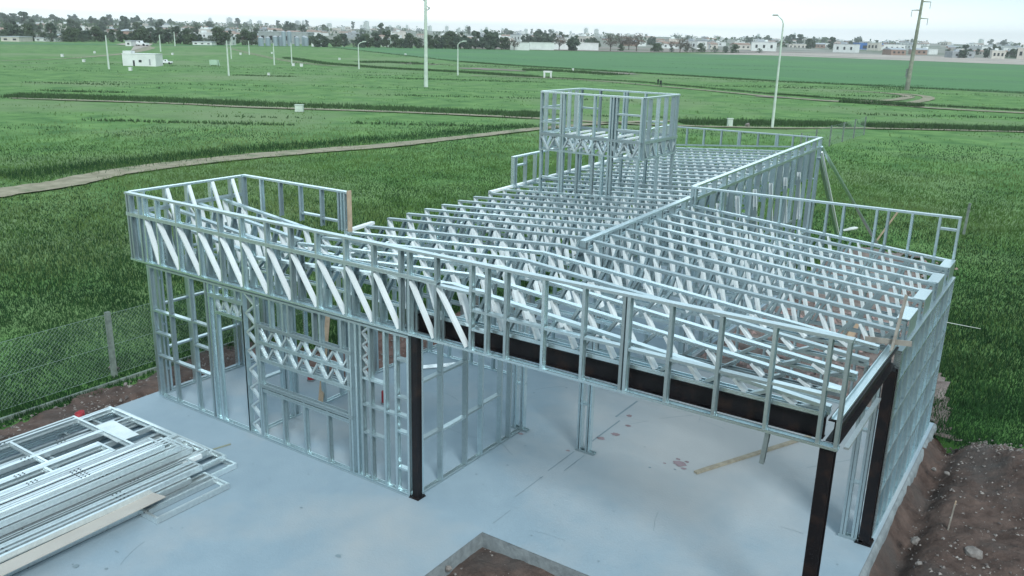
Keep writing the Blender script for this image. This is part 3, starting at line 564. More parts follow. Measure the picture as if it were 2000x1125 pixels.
pipe(-6.33, -1.62, .22, .065, 'red pipe stub at the slab edge beside the pile of frames')
pipe(-6.47, -1.50, .17, .055, 'lower dull red pipe stub right behind the one beside the pile of frames')

# ------------------------------------------------------------------ pile of prefabricated frames on the slab
def panel(x0, x1, y1, y0, z, studs, rails, label, rot=0.0, double=False, depth=.09, holes=True):
    """flat lying wall frame, studs run along Y"""
    cx, cy_ = (x0+x1)/2, y1; e_ = empty('wall_panel', (cx, cy_, z), rot); tag(e_, label, 'wall panel', 'prefabricated frames piled on the slab')
    a, c = x0-cx, x1-cx; l = y0-y1; zc = depth/2
    b = MB(); b.chan((a, 0, zc), (c, 0, zc), Z_, -Y_, depth, .04); b.chan((a, l, zc), (c, l, zc), Z_, Y_, depth, .04); b.build('track', 'steel3', e_)
    for s in studs:
        if s is None: continue
        xx = a+(c-a)*s; d_ = 1 if s < .5 else -1
        MB().chan((xx, -.005, zc), (xx, l+.005, zc), Z_, X_*d_, depth-.008, .045).build('stud', 'steel3', e_)
    for s0, s1, ry in rails:
        MB().chan((a+(c-a)*s0, ry, zc), (a+(c-a)*s1, ry, zc), Z_, -Y_, depth-.012, .04).build('nogging', 'steel3', e_)
    if holes:
        b = MB()
        for s in studs[1:-1]:
            xx = a+(c-a)*s
            for q in (-1.2, -1.26, -1.32, -2.9): b.tube((xx+(.02), q, depth-.001), (xx+.02, q, depth+.001), .012, n=8)
        b.build('bolt_hole', 'hole', e_)
    return e_
ff = lambda n: [i/n for i in range(n+1)]
panel(-6.15, -2.85, -1.02, -6.0, .004, ff(5), [(0, .4, -1.0), (.4, 1, -2.2)], 'widest frame at the bottom of the pile, flat on the slab')
panel(-3.02, -2.42, -1.50, -2.75, .006, [0, .5, 1], [], 'short narrow two bay frame resting on the slab at the right end of the pile')
panel(-6.05, -3.05, -1.06, -6.1, .100, [0, .12, .24, .36, .48, .6, .8, .9, 1], [(.0, .36, -.5), (.6, .8, -1.5)], 'second frame up in the pile, close studs near its end')
panel(-6.02, -4.10, -1.20, -6.2, .196, [0, .03, .33, .66, .97, 1], [(.33, .66, -1.6), (.33, .66, -3.0)], 'frame with wide dark openings on the left of the pile', .01)
panel(-5.95, -4.10, -1.9, -6.2, .292, [0, .05, .45, .5, .95, 1], [(.05, .45, -1.1), (.5, .95, -1.1), (.05, .45, -2.2), (.5, .95, -2.3)], 'top left frame of the pile with cross noggings')
panel(-4.02, -3.28, -1.22, -6.3, .196, [0, .08, .16, .45, .55, .9, 1], [(.16, .45, -.9)], 'narrow frame in the middle of the pile')
panel(-3.98, -3.36, -1.45, -6.3, .292, [0, .1, .2, .32, .7, .8, .9, 1], [(.32, .7, -1.5), (.32, .7, -2.4)], 'narrow frame of stacked channels on the middle of the pile')
panel(-3.90, -3.40, -1.62, -6.3, .388, [0, .16, .32, .48, .84, 1], [(.48, .84, -1.0)], 'topmost narrow frame of the pile')
panel(-3.24, -2.86, -1.85, -6.3, .100, [0, .2, .8, 1], [(.2, .8, -1.0), (.2, .8, -1.9)], 'slim ladder like frame at the right edge of the pile')
panel(-4.55, -4.06, -2.3, -6.3, .388, [0, .1, .2, .8, .9, 1], [(.2, .8, -.9)], 'slim frame lying above the cross noggings on the pile')
panel(-3.86, -3.46, -1.85, -6.3, .484, [0, .14, .28, .42, .56, .7, .85, 1], [], 'uppermost bundle of channels on the pile')
panel(-3.30, -2.92, -1.60, -6.3, .196, [0, .25, .5, .75, 1], [], 'bundle of channels beside the long pale board')
o = MB().box((-.42, -.19, 0), (.42, .19, .004)).build('metal_sheet', 'zincplate'); o.location = (-5.02, -1.74, .300); o.rotation_euler = (0, 0, R(-4)); tag(o, 'flat grey sheet metal plate lying across the top of the frame pile', 'metal sheet')
o = MB().box((-.15, -4.2, 0), (.15, 0, .02)).build('board', 'board'); o.location = (-2.78, -2.45, .20); o.rotation_euler = (0, R(-8), R(1)); tag(o, 'long pale wooden board leaning on the right edge of the frame pile', 'board')
o = MB().box((-.05, -.35, 0), (.05, 0, .07)).build('steel_offcut', 'steel2'); o.location = (-3.3, -1.36, .2); tag(o, 'short bright channel offcut sticking out at the end of the frame pile', 'metal offcut')

# ------------------------------------------------------------------ fence, kerb
def chainlink(name, p, q, hgt, posts, label, sp=.085, wr=.0019, lean=0.0):
    p, q = Vector(p), Vector(q); L_ = (q-p).length; a = (q-p).normalized(); e_ = empty(name, p); tag(e_, label, 'fence')
    b = MB(); n = int(L_/sp)
    def seg(u0, z0, u1, z1):
        s0, s1 = a*u0+Vector((0, 0, z0)), a*u1+Vector((0, 0, z1)); dv = (s1-s0).normalized().cross(Vector((-a.y, a.x, 0)))*wr; nn = Vector((-a.y, a.x, 0))*wr
        b.poly([s0+dv, s0-dv*.5+nn, s0-dv*.5-nn, s1+dv, s1-dv*.5+nn, s1-dv*.5-nn], [(0, 1, 4, 3), (1, 2, 5, 4), (2, 0, 3, 5)])
    k = -int(hgt/sp)
    while k*sp < L_:
        for sgn in (1, -1):
            u0 = k*sp if sgn == 1 else k*sp+hgt; u1 = u0+sgn*hgt; z0, z1 = .03, hgt
            if min(u0, u1) < 0 or max(u0, u1) > L_:
                if sgn == 1:
                    if u0 < 0: z0 += -u0; u0 = 0
                    if u1 > L_: z1 -= (u1-L_); u1 = L_
                else:
                    if u0 > L_: z0 += (u0-L_); u0 = L_
                    if u1 < 0: z1 -= -u1; u1 = 0
                if z1 <= z0: continue
            seg(u0, z0, u1, z1)
        k += 1
    b.build('wire_mesh', 'wire', e_)
    b = MB()
    for z in (.04, hgt/2, hgt): b.tube(Vector((0, 0, z)), a*L_+Vector((0, 0, z)), .004, n=4)
    b.build('line_wire', 'wire', e_)
    for u in posts: b = MB(); b.bar(a*u+Vector((0, 0, -.2)), a*u+Vector((0, 0, hgt+.05)), .09, .09, (1, 0, 0)); b.build('post', 'post', e_)
    return e_
chainlink('chain_link_fence', (-8.2, -7, G), (-8.2, 5.4, G), 1.32, [.4, 3.8, 7.18, 10.6], 'chain link fence with a concrete post in the grass left of the house')
chainlink('chain_link_fence', (-7.75, 46, G), (-7.65, 62.6, G), 1.35, [0, 3.3, 6.8, 10.2, 13.4, 16.6], 'faint chain link fence running away behind the far end of the house', .34, .004)
o = tag(MB().bar((-7.86, -8, G-.02), (-7.86, 4.5, G-.02), .05, .12).build('kerb_strip', 'post'), kind='structure')

# ------------------------------------------------------------------ rocks
def rockmesh(seed, sub=2):
    import bmesh
    bm = bmesh.new(); bmesh.ops.create_icosphere(bm, subdivisions=sub, radius=1); rr = random.Random(seed); o = Vector((rr.uniform(0, 50), rr.uniform(0, 50), 0)); sx, sy_, sz = rr.uniform(.8, 1.2), rr.uniform(.6, 1), rr.uniform(.45, .75)
    for v in bm.verts:
        k = 1+.45*MN.noise(v.co*1.1+o)+.18*MN.noise(v.co*2.7+o); v.co = Vector((v.co.x*k*sx, v.co.y*k*sy_, v.co.z*k*sz))
    me = bpy.data.meshes.new('rock'); bm.to_mesh(me); bm.free(); me.materials.append(M['rock']); return me
RM = [rockmesh(i) for i in range(6)]
def rock(px, py, r_, label, z=G, name='rock', m=None):
    p = at(px, py, z); o = bpy.data.objects.new(name, RM[int(px+py) % 6]); C.objects.link(o); o.location = p+Vector((0, 0, r_*.25)); o.scale = (r_,)*3; o.rotation_euler = (0, 0, px*.37)
    return tag(o, label, 'rock', 'stones lying on the turned soil')
for a in [(1972, 905, .13, 'largest pale angular stone on top of the soil mound at the right'), (1975, 970, .13, 'long pale stone on the slope near the right border, below the largest one'), (1935, 876, .07, 'upright pale chip of stone beside the mound top'),
          (1787, 1058, .085, 'flat pale stone near the slab edge, left of the wooden stake foot'), (1794, 1102, .06, 'rounded stone nearest the bottom border right of the slab'), (1849, 926, .05, 'small round stone just above the wooden stake'),
          (1948, 985, .05, 'round pale stone midway up the right slope'), (1900, 1085, .13, 'big dark rounded boulder half buried low on the right'), (1941, 1045, .05, 'small stone below the right slope, upper of a close pair'), (1941, 1057, .045, 'small stone below the right slope, lower of a close pair'),
          (1824, 918, .05, 'sharp light stone between house wall and wooden stake'), (1815, 838, .06, 'pale stone touching the far right corner of the slab'), (1822, 822, .07, 'flat stone at the grass edge behind the right house corner'), (1998, 1008, .06, 'white stone cut by the right border'),
          (1945, 915, .05, 'round stone just left of the largest pale stone'), (876, 1112, .06, 'white stone in the soil pocket at the slab notch'),
          (157, 780, .05, 'pale stone on the soil strip right of the left fence'), (245, 752, .06, 'pale lump on the soil strip below the fence post'), (100, 822, .06, 'group of pale clods on the left soil strip'), (60, 832, .05, 'leftmost pale stone on the soil strip'),
          (208, 765, .04, 'tiny pale stone on the soil strip above the frame pile'), (222, 721, .10, 'flat stone at the foot of the concrete fence post'), (210, 795, .04, 'light pebble near the slab edge by the left corner'),
          (1460, 246, .28, 'white stone lying in the far grass right of the pale meter box')]: rock(*a)
def scatter(name, n, fn, rmin, rmax, m, seed, label=None):
    rr = random.Random(seed); b = MB()
    for i in range(n):
        p = fn(rr)
        if p is None: continue
        x, y, z = p; r_ = rmin+(rmax-rmin)*rr.random()**3; a = rr.random()*6
        v = [Vector((math.cos(a+k*2.09)*r_*rr.uniform(.7, 1.2), math.sin(a+k*2.09)*r_*rr.uniform(.7, 1.2), 0)) for k in range(3)]
        o = Vector((x, y, z)); b.poly([o+v[0], o+v[1], o+v[2], o+Vector((rr.uniform(-.3, .3)*r_, rr.uniform(-.3, .3)*r_, r_*rr.uniform(.5, 1)))], [(0, 1, 3), (1, 2, 3), (2, 0, 3)])
    return tag(b.build(name, m), label, 'pebbles' if label else None, None, 'stuff')
def f1(rr):
    x, y = rr.uniform(6.3, 9.5), rr.uniform(-2, 7.6)
    return (x, y, zright(x, y)) if edge_r(x, y) else None
scatter('pebbles', 3400, f1, .006, .040, 'pebble', 1, 'small stones and clods scattered over the soil right of the house')
def f1b(rr):
    x = 6.2+rr.random()*3.2; y = 7.75-.38*(x-5.9)+rr.gauss(-.1, .16); return (x, y, zright(x, y)-.01)
scatter('gravel', 900, f1b, .01, .05, 'pebble', 5, 'line of grey gravel where the right soil meets the grass')
scatter('pebbles', 500, lambda rr: (rr.uniform(1.45, 3.4), rr.uniform(-1.6, -.2), G-.1), .008, .035, 'pebble', 2, 'small stones in the soil pocket in front of the slab notch')
scatter('pebbles', 900, lambda rr: (rr.uniform(-7.6, -6.65), rr.uniform(-4, 3), G+.03), .008, .05, 'pebble', 3, 'small clods on the soil strip left of the slab')
scatter('rubble', 1500, lambda rr: (rr.uniform(1.1, 4.6), rr.uniform(8, 21.5), G+.05), .02, .11, 'stone_pink', 4, 'pinkish rubble spread on the red soil behind the garage')
scatter('pebbles', 700, lambda rr: (rr.uniform(-6, -4), rr.uniform(2.8, 7), G+.05), .01, .05, 'pebble', 6, 'clods on the red soil behind the left room')
# piles of pink stone blocks and sacks behind the garage
def blockpile(x, y, nx_, ny_, nz_, s, label, m='stone_pink'):
    e_ = empty('block_stack', (x, y, G)); tag(e_, label, 'block stack', 'stacks of blocks behind the garage')
    for k in range(nz_):
        for i in range(nx_):
            for j in range(ny_):
                MB().box((i*s+.008, j*s*.6+.008, .05+k*s*.5), (i*s+s-.008, j*s*.6+s*.6-.008, .05+k*s*.5+s*.5-.006)).build('block', m, e_)
    return e_
blockpile(2.35, 10.5, 2, 3, 2, .28, 'low stack of pink blocks seen through the trusses, nearer one'); blockpile(3.0, 11.2, 2, 3, 2, .26, 'low stack of pink blocks seen through the trusses, right hand one'); blockpile(2.2, 16.2, 3, 4, 2, .3, 'larger stack of pink blocks behind the garage, farthest from the wall')
pbar('timber_prop', (3.5, 11.5, 0), (3.6, 11.6, .5), 'timber', 'short yellow timber block standing in the soil behind the garage', 'timber block', .25, .2)
def sack(px, py, s, label):
    p = at(px, py, G); o = bpy.data.objects.new('sack', RM[1].copy()); o.data.materials.clear(); o.data.materials.append(M['bag']); C.objects.link(o); o.location = p+Vector((0, 0, s*.4)); o.scale = (s, s*.6, s*.5); o.rotation_euler = (.2, .3, px); return tag(o, label, 'sack')
sack(1662, 452, .24, 'torn white sack at the foot of the steel braces behind the garage')
# wooden stake in the soil
e_ = empty('wooden_stake', at(1851, 1034, G)); tag(e_, 'slim wooden marker stake driven into the soil at the right', 'stake')
MB().bar((0, 0, -.1), (.03, .03, .42), .045, .02, (1, 0, 0)).build('shaft', 'timber_grey', e_); MB().bar((.03, .03, .38), (.035, .034, .47), .04, .018, (1, 0, 0)).build('tip', 'timber', e_)
# string line by the right wall
pbar('string_line', (5.97, 7.5, 2.05), tuple(at(1915, 642, 0)), 'bag', 'pale string line tied from the right wall into the grass', 'string', .012, .012)

# ------------------------------------------------------------------ poles, boxes and small things in the fields
def lamp_pole(px, py, h, r0, label, arm=None, r1=None):
    p = at(px, py, G); e_ = empty('lamp_post', p); tag(e_, label, 'lamp post', 'pale street lamp posts standing in the field')
    MB().tube((0, 0, 0), (0, 0, h), r0, r1 or r0*.55, 8).build('pole', 'pole', e_)
    if arm:
        dx = Vector((r2[0], r2[1], 0)).normalized()*arm
        MB().tube((0, 0, h), (dx.x*.35, dx.y*.35, h+abs(arm)*.35), r0*.5, n=6).tube((dx.x*.35, dx.y*.35, h+abs(arm)*.35), (dx.x, dx.y, h+abs(arm)*.5), r0*.5, n=6).build('arm', 'pole', e_)
        MB().box((dx.x-.3, dx.y-.15, h+abs(arm)*.45), (dx.x+.3, dx.y+.15, h+abs(arm)*.6)).build('lamp_head', 'pole', e_)
    return e_
def hpx(px, py, topy): return (py-topy)*dist(at(px, py, G))/FPX*1.02
for (px, py, ty, r_, arm, lab) in [(213, 135, 80, .16, None, 'pale post left of the white hut'), (447, 148, 88, .14, None, 'bare pale post in front of the white billboard'), (314, 101, 73, .2, None, 'pale post right behind the white hut'), (342, 90, 66, .2, None, 'distant post just right of the hut against dark trees'),
        (452, 115, 86, .13, None, 'thin pale post right behind the bare post by the billboard'), (487, 107, 83, .16, None, 'thin pale post left of the silos'), (536, 127, 89, .14, None, 'pale post in front of the silos, left one'), (570, 124, 88, .14, None, 'pale post in front of the silos, right one'),
        (701, 135, 92, .15, 1.1, 'curved arm lamp post midway between the silos and the tall pole'), (894, 147, 92, .14, 1.1, 'curved arm lamp post just right of the tall pole'), (261, 83, 66, .22, None, 'far lamp post behind the gravel yard, left one'), (272, 82, 62, .22, None, 'far lamp post behind the gravel yard, right one'),
        (670, 91, 72, .25, None, 'far thin post before the dark trees right of the silos'), (792, 93, 73, .25, None, 'far thin post left of the tall pole'), (908, 95, 75, .25, None, 'far thin post against the dark trees right of the tall pole')]:
    lamp_pole(px, py, hpx(px, py, ty), r_, lab, arm)
# big lamp post at the right
p = at(1508, 250, G); e_ = empty('lamp_post', p); tag(e_, 'tall white lamp post with a bent arm standing right of the frame tower', 'lamp post')
hh = 8.15; MB().tube((0, 0, 0), (0, 0, hh), .12, .06, 12).build('pole', 'pole', e_)
dx = Vector((-r2[0], -r2[1], 0)).normalized()
MB().tube((0, 0, hh), tuple(dx*.12+Vector((0, 0, hh+.3))), .05, .045, 8).tube(tuple(dx*.12+Vector((0, 0, hh+.3))), tuple(dx*.5+Vector((0, 0, hh+.62))), .045, .03, 8).build('arm', 'pole', e_)
q = dx*.7; MB().box((q.x-.2, q.y-.1, hh+.6), (q.x+.2, q.y+.1, hh+.7)).build('lamp_head', 'polewood', e_)
# tall tapered utility pole cut by the top border
p = at(832, 170, G); e_ = empty('utility_pole', p); tag(e_, 'very tall tapered white utility pole with small brackets, cut by the top border', 'utility pole')
MB().tube((0, 0, 0), (0, 0, 15), .27, .13, 14).build('pole', 'pole', e_)
for z, s in ((10.55, -1), (9.4, 1), (12.0, -1)):
    d_ = Vector((r2[0], r2[1], 0)).normalized()*s
    b = MB(); b.tube((0, 0, z), tuple(d_*.45+Vector((0, 0, z+.25))), .06, n=6); b.tube(tuple(d_*.45+Vector((0, 0, z+.25))), tuple(d_*.12+Vector((0, 0, z+.7))), .04, n=6); b.build('bracket', 'polewood', e_)
    MB().tube(tuple(d_*.45+Vector((0, 0, z+.2))), tuple(d_*.45+Vector((0, 0, z+.55))), .09, .05, 8).build('insulator', 'polewood', e_)
# pylon pole at the right
p = at(1771, 176, G); e_ = empty('power_pole', p); tag(e_, 'leaning concrete power pole with three single cross arms in the right field', 'power pole')
hp = hpx(1771, 176, 24); lean = Vector((r2[0], r2[1], 0)).normalized()*.35
top = lean+Vector((0, 0, hp)); MB().tube((0, 0, 0), tuple(top), .36, .17, 12).build('pole', 'polewood', e_)
for f_, s in ((.945, 1), (.855, -1), (.77, 1)):
    o_ = top*f_; d_ = Vector((r2[0], r2[1], 0)).normalized()*s; b = MB(); b.tube(tuple(o_), tuple(o_+d_*1.35+Vector((0, 0, -.05))), .11, .05, 6); b.build('cross_arm', 'polewood', e_)
    MB().tube(tuple(o_+d_*1.3), tuple(o_+d_*1.3+Vector((0, 0, -1.0))), .05, n=6).build('insulator', 'roofgrey', e_)
MB().tube(tuple(top), tuple(top+Vector((0, 0, .35))), .25, .2, 8).build('cap', 'polewood', e_)
MB().box((-.5, -.2, 1.9), (-.25, .2, 3.2)).build('meter_box', 'post', e_)
def mbox(px, py, w_, h, d_, label, name='meter_box', m='pole'):
    p = at(px, py, G); e_ = empty(name, p, -YAW); tag(e_, label, 'utility box', 'pale concrete meter boxes dotted over the field')
    MB().box((-w_/2, -d_/2, 0), (w_/2, d_/2, h)).build('case', m, e_); MB().box((-w_/2-.04, -d_/2-.04, h), (w_/2+.04, d_/2+.04, h+.05)).build('lid', m, e_)
    m != 'white' and MB().box((-w_*.35, -d_/2-.012, h*.35), (w_*.35, -d_/2, h*.85)).build('door', m, e_); return e_
mbox(585, 218, .68, .55, .45, 'pale concrete box beside the long dirt path in the middle left field'); mbox(1425, 246, .42, .58, .3, 'upright pale meter box in the grass just right of the tower')
for a in [(122, 111, .9, .9, 'small white box in the far left field'), (185, 104, .7, .7, 'tiny white box in the far left field, upper one'), (164, 121, .8, .7, 'tiny white box in the left field below the track'), (255, 138, .8, .8, 'white box right below the white hut'), (337, 107, .8, .7, 'tiny white box right of the white pickup'), (470, 107, .8, .8, 'white box beside the bend of the double track'), (525, 147, .5, .5, 'tiny white box left of the middle field, nearest the silos'),
          (573, 129, .9, .8, 'white box at the foot of the right silo post'), (589, 130, 1.0, .8, 'second white box just right of the one by the silo post'), (663, 117, .8, .7, 'tiny white box left of the curved arm lamp post'), (792, 108, .9, .8, 'tiny white box left of the tall pole'), (1119, 138, .6, .7, 'tiny white box on the hedge line behind the tower'), (531, 105, .7, .7, 'tiny white box between the two silo posts')]:
    mbox(a[0], a[1], a[2]*.5, a[3]*.6, .5, a[4], m='white')
# white portal frame in the field
p = at(1069.5, 152, G); e_ = empty('concrete_portal', p, -YAW*.6); tag(e_, 'small white goal shaped concrete portal in the grass behind the tower', 'portal')
for x in (-.55, .55): MB().box((x-.12, -.12, 0), (x+.12, .12, .85)).build('leg', 'white', e_)
MB().box((-.72, -.16, .85), (.72, .16, 1.12)).build('lintel', 'white', e_)
# pale green tank box
p = at(419, 128, G); e_ = empty('tank_cabin', p, .5); tag(e_, 'small pale green cabin on legs in the field right of the pickup', 'cabin')
MB().box((-.75, -.4, .15), (.75, .4, 1.0)).build('body', 'greenbox', e_)
for x in (-.65, .65): MB().box((x-.06, -.3, 0), (x+.06, .3, .15)).build('leg', 'greenbox', e_)
MB().bar((.75, 0, .95), (1.0, 0, 0), .3, .04).build('ramp', 'greenbox', e_)
# white hut
p = at(280, 128.5, G); D0 = dist(p); u_ = D0/FPX
e_ = empty('hut', p, .60); tag(e_, 'small flat roofed white hut with one window in the left field', 'hut')
w_, h_ = 57*u_, 20*u_
MB().box((-w_/2, -1.6, 0), (w_/2, 1.6, h_)).build('wall', 'white', e_); MB().box((-w_/2-.05, -1.65, h_), (w_/2+.05, 1.65, h_+.08)).build('roof', 'white', e_)
MB().box((-w_/2+.1, -1.5, h_+.08), (-w_/2+1.5, .2, h_+.5)).build('water_tank_housing', 'white', e_)
MB().box((-.05-w_*.18, -1.64, 0), (.25-w_*.18, -1.60, .95*h_*.5)).build('door', 'dark', e_)
wf = MB().box((-.1, -1.64, h_*.3), (.5, -1.61, h_*.55)).build('window', 'white', e_); MB().box((-.05, -1.65, h_*.33), (.45, -1.642, h_*.52)).build('pane', 'dark', wf)
MB().box((w_*.3, -1.64, h_*.1), (w_*.3+.25, -1.61, h_*.6)).build('vent_panel', 'greywall', e_)
# pickup
def vehicle(px, py, label, L_=2.0, m='carpaint', rz=.6, name='pickup_truck', s=.5):
    p = at(px, py, G); e_ = empty(name, p, rz); e_.scale = (s,)*3; tag(e_, label, 'vehicle')
    MB().box((-2.2, -.85, .4), (2.2, .85, .95)).build('body', m, e_)
    c = MB(); c.poly([(-1.3, -.8, .95), (.4, -.8, .95), (.4, .8, .95), (-1.3, .8, .95), (-.9, -.7, 1.6), (.2, -.7, 1.6), (.2, .7, 1.6), (-.9, .7, 1.6)], [(4, 5, 6, 7), (0, 1, 5, 4), (1, 2, 6, 5), (2, 3, 7, 6), (3, 0, 4, 7)]); c.build('cabin', m, e_)
    g_ = MB(); g_.poly([(-1.1, -.775, 1.05), (.3, -.79, 1.05), (.15, -.72, 1.5), (-.85, -.72, 1.5)], [(0, 1, 2, 3)]); g_.build('window', 'dark', e_)
    for x in (-1.4, 1.4):
        for y in (-.85, .85): MB().tube((x, y-.1, .38), (x, y+.1, .38), .38, n=14).build('wheel', 'dark', e_)
    return e_
vehicle(325, 125, 'white pickup truck parked beside the white hut')
vehicle(276, 90, 'tiny white car on the gravel yard behind the hut', s=1.1, rz=.4, name='parked_car')
vehicle(848, 90, 'long white vehicle parked before the trees right of the tall pole', s=1.8, rz=.4, name='parked_van')
# two people far off on the track
def person(px, py, h, seed, label, legs):
    e_ = at(px, py, G); b = MB(); s = h/1.7
    me = bpy.data.meshes.new('person'); v = [(0, 0, .92), (0, 0, 1.15), (0, 0, 1.4), (0, 0, 1.5), (0, 0, 1.62), (.09, 0, .88), (.12+legs, 0, .48), (.12+legs*1.5, 0, .06), (-.09, 0, .88), (-.12-legs*.5, 0, .48), (-.12, 0, .06), (.2, 0, 1.38), (.27, .03, 1.1), (.25, -.1, .85), (-.2, 0, 1.38), (-.27, .03, 1.1), (-.25, -.1, .85), (.13+legs*1.5, -.12, .03), (-.12, -.12, .03)]
    ed = [(0, 1), (1, 2), (2, 3), (3, 4), (0, 5), (5, 6), (6, 7), (0, 8), (8, 9), (9, 10), (2, 11), (11, 12), (12, 13), (2, 14), (14, 15), (15, 16), (7, 17), (10, 18)]
    rad = [.15, .14, .15, .06, .11, .1, .075, .05, .1, .075, .05, .06, .045, .035, .06, .045, .035, .04, .04]
    me.from_pydata([tuple(Vector(x)*s) for x in v], ed, []); o = bpy.data.objects.new('person', me); C.objects.link(o); o.location = e_; o.rotation_euler = (0, 0, -YAW+seed)
    md = o.modifiers.new('skin', 'SKIN'); 
    for i, r_ in enumerate(rad): me.skin_vertices[0].data[i].radius = (r_*s, r_*s)
    me.skin_vertices[0].data[0].use_root = True; o.modifiers.new('sub', 'SUBSURF').levels = 1; me.materials.append(M['cloth'])
    return tag(o, label, 'person')
person(1285, 166, .95, .3, 'smaller person in dark clothes standing left of another far out on the track', .0)
person(1290, 170, 1.05, -.4, 'taller person in dark clothes far out on the track, on the right of the two', .06)

# ------------------------------------------------------------------ silos and far buildings
ps = at(560, 92, G); us = dist(ps)/FPX; axis = Vector((r2[0], r2[1], 0)).normalized(); back = Vector((D[0], D[1], 0)).normalized()
def silo(px, wpx, hpx_, off, label):
    p = at(px, 90, G)+back*off; u = dist(p)/FPX; e_ = empty('silo', p); tag(e_, label, 'silo', 'grey sheet metal silos in a row behind the field')
    r_, h = wpx*u/2, hpx_*u; MB().tube((0, 0, 0), (0, 0, h), r_, n=20).build('drum', 'silo', e_, False); MB().tube((0, 0, h), (0, 0, h+r_*.5), r_*1.03, r_*.1, 20).build('cone_roof', 'roofgrey', e_)
for i, a in enumerate([(510, 10, 14, 0, 'leftmost short silo of the row'), (521, 9, 14, 2, 'second short silo from the left of the row'), (533, 9, 16, 4, 'third silo from the left, just left of the tall pair'), (544, 9, 16, 4, 'fourth silo, directly beside the tall pair'), (555, 8, 25, 0, 'left one of the two tall silos'), (566, 8, 25, 0, 'right one of the two tall silos'), (578, 9, 15, 2, 'short silo just right of the tall pair'), (589, 9, 16, 5, 'silo second from the right end of the row'), (597, 9, 15, 1, 'rightmost short silo of the row')]): silo(*a)
def building(px, py, wpx, hpx_, dep, label, m='white', roof='roofgrey', off=0, rz=None, pitched=False, nwin=4, cat='building', name='building', grp=None):
    p = at(px, py, G)+back*off; u = dist(p)/FPX; e_ = empty(name, p, -YAW if rz is None else rz); tag(e_, label, cat, grp)
    w_, h = wpx*u, hpx_*u
    wl = MB().box((-w_/2, 0, 0), (w_/2, dep, h)).build('wall', m, e_)
    if pitched:
        b = MB(); rh = h*.35; b.poly([(-w_/2-.3, -.3, h), (w_/2+.3, -.3, h), (w_/2+.3, dep+.3, h), (-w_/2-.3, dep+.3, h), (-w_/2-.3, dep/2, h+rh), (w_/2+.3, dep/2, h+rh)], [(0, 1, 5, 4), (2, 3, 4, 5), (0, 4, 3), (1, 2, 5)]); b.build('roof', roof, e_)
    else: MB().box((-w_/2-.15, -.15, h), (w_/2+.15, dep+.15, h+.25)).build('roof', roof, e_)
    for k in range(nwin):
        x = -w_/2+w_*(k+.5)/nwin; MB().box((x-w_/nwin*.18, -.05, h*.3), (x+w_/nwin*.18, -.01, h*.68)).build('window', 'dark', e_)
    return e_
building(437, 88, 30, 14, 5, 'white box shaped building left of the silos at the field edge', nwin=0)
building(395, 88, 34, 5, 6, 'long low white shed left of the white box shaped building', nwin=3); building(487, 87, 22, 5, 6, 'long low white shed between white box building and silos', nwin=3)
building(251, 90, 10, 8, 5, 'small white shed on the gravel yard behind the hut', nwin=1)
building(617, 91, 16, 12, 8, 'white shed at the right end of the silo row', nwin=1, pitched=True); building(752, 91, 14, 13, 9, 'white house among the dark trees left of the tall pole', nwin=2)
building(540, 86, 90, 20, 12, 'long grey shed behind the silo row', 'greywall', off=12, nwin=6)
for i, (a, wd, m_, lab) in enumerate([(1015, 36, 'white', 'left end stretch of the long white perimeter wall'), (1058, 46, 'white', 'middle stretch of the long white perimeter wall'), (1125, 84, 'white', 'right stretch of the long white perimeter wall')]):
    building(a, 98, wd, 13, .4, lab, m_, 'white', nwin=0, cat='wall', name='perimeter_wall')
building(1700, 100, 42, 14, 14, 'blue sheet clad warehouse behind the dry field', 'bluesheet', nwin=2); building(1741, 101, 46, 12, 12, 'long white warehouse right of the blue one', nwin=5)
building(1560, 96, 36, 9, 12, 'low pinkish white shed right of the tall lamp post', 'cream', nwin=5); building(1618, 95, 24, 9, 9, 'white house left of the blue warehouse', nwin=3); building(1642, 97, 20, 9, 9, 'white house next to the blue warehouse', nwin=2)
for i, (a, wd, hh_, lab) in enumerate([(1902, 24, 12, 'pale grey building at the right, first of the row'), (1926, 18, 12, 'white building at the right, second of the row'), (1945, 14, 8, 'low white building at the right, third of the row'), (1967, 15, 11, 'white building near the right border, fourth of the row'), (1990, 18, 9, 'white building cut by the right border')]):
    building(a, 105+i*.6, wd, hh_, 9, lab, ['greywall', 'white', 'cream', 'white', 'white'][i], nwin=2)
building(20, 81, 30, 7, 9, 'pale shed at the far left of the tree line', 'cream', nwin=2); building(88, 81, 34, 5, 6, 'long low white shed before the dark trees at the left', nwin=3); building(118, 80, 12, 9, 8, 'pinkish house between dark trees at the left', 'cream', nwin=1, pitched=True)
# scattered town: shared meshes
def protohouse(m, roofm, pitched, seed, w_, d_, h):
    e_ = empty('house', (0, 0, 0)); MB().box((-w_/2, -d_/2, 0), (w_/2, d_/2, h)).build('wall', m, e_)
    if pitched:
        b = MB(); rh = h*.35; b.poly([(-w_/2-.3, -d_/2-.3, h), (w_/2+.3, -d_/2-.3, h), (w_/2+.3, d_/2+.3, h), (-w_/2-.3, d_/2+.3, h), (-w_/2-.3, 0, h+rh), (w_/2+.3, 0, h+rh)], [(0, 1, 5, 4), (2, 3, 4, 5), (0, 4, 3), (1, 2, 5)]); b.build('roof', roofm, e_)
    else: MB().box((-w_/2-.15, -d_/2-.15, h), (w_/2+.15, d_/2+.15, h+.3)).box((-w_/4, -1, h+.3), (0, 1, h+1.5)).build('roof', roofm, e_)
    b = MB()
    for x in (-.3, 0, .3): b.box((x*w_-.6, -d_/2-.06, h*.35), (x*w_+.6, -d_/2-.02, h*.7)).box((x*w_*.8-.5, d_/2+.02, h*.35), (x*w_*.8+.5, d_/2+.06, h*.7))
    b.build('window', 'dark', e_); return e_
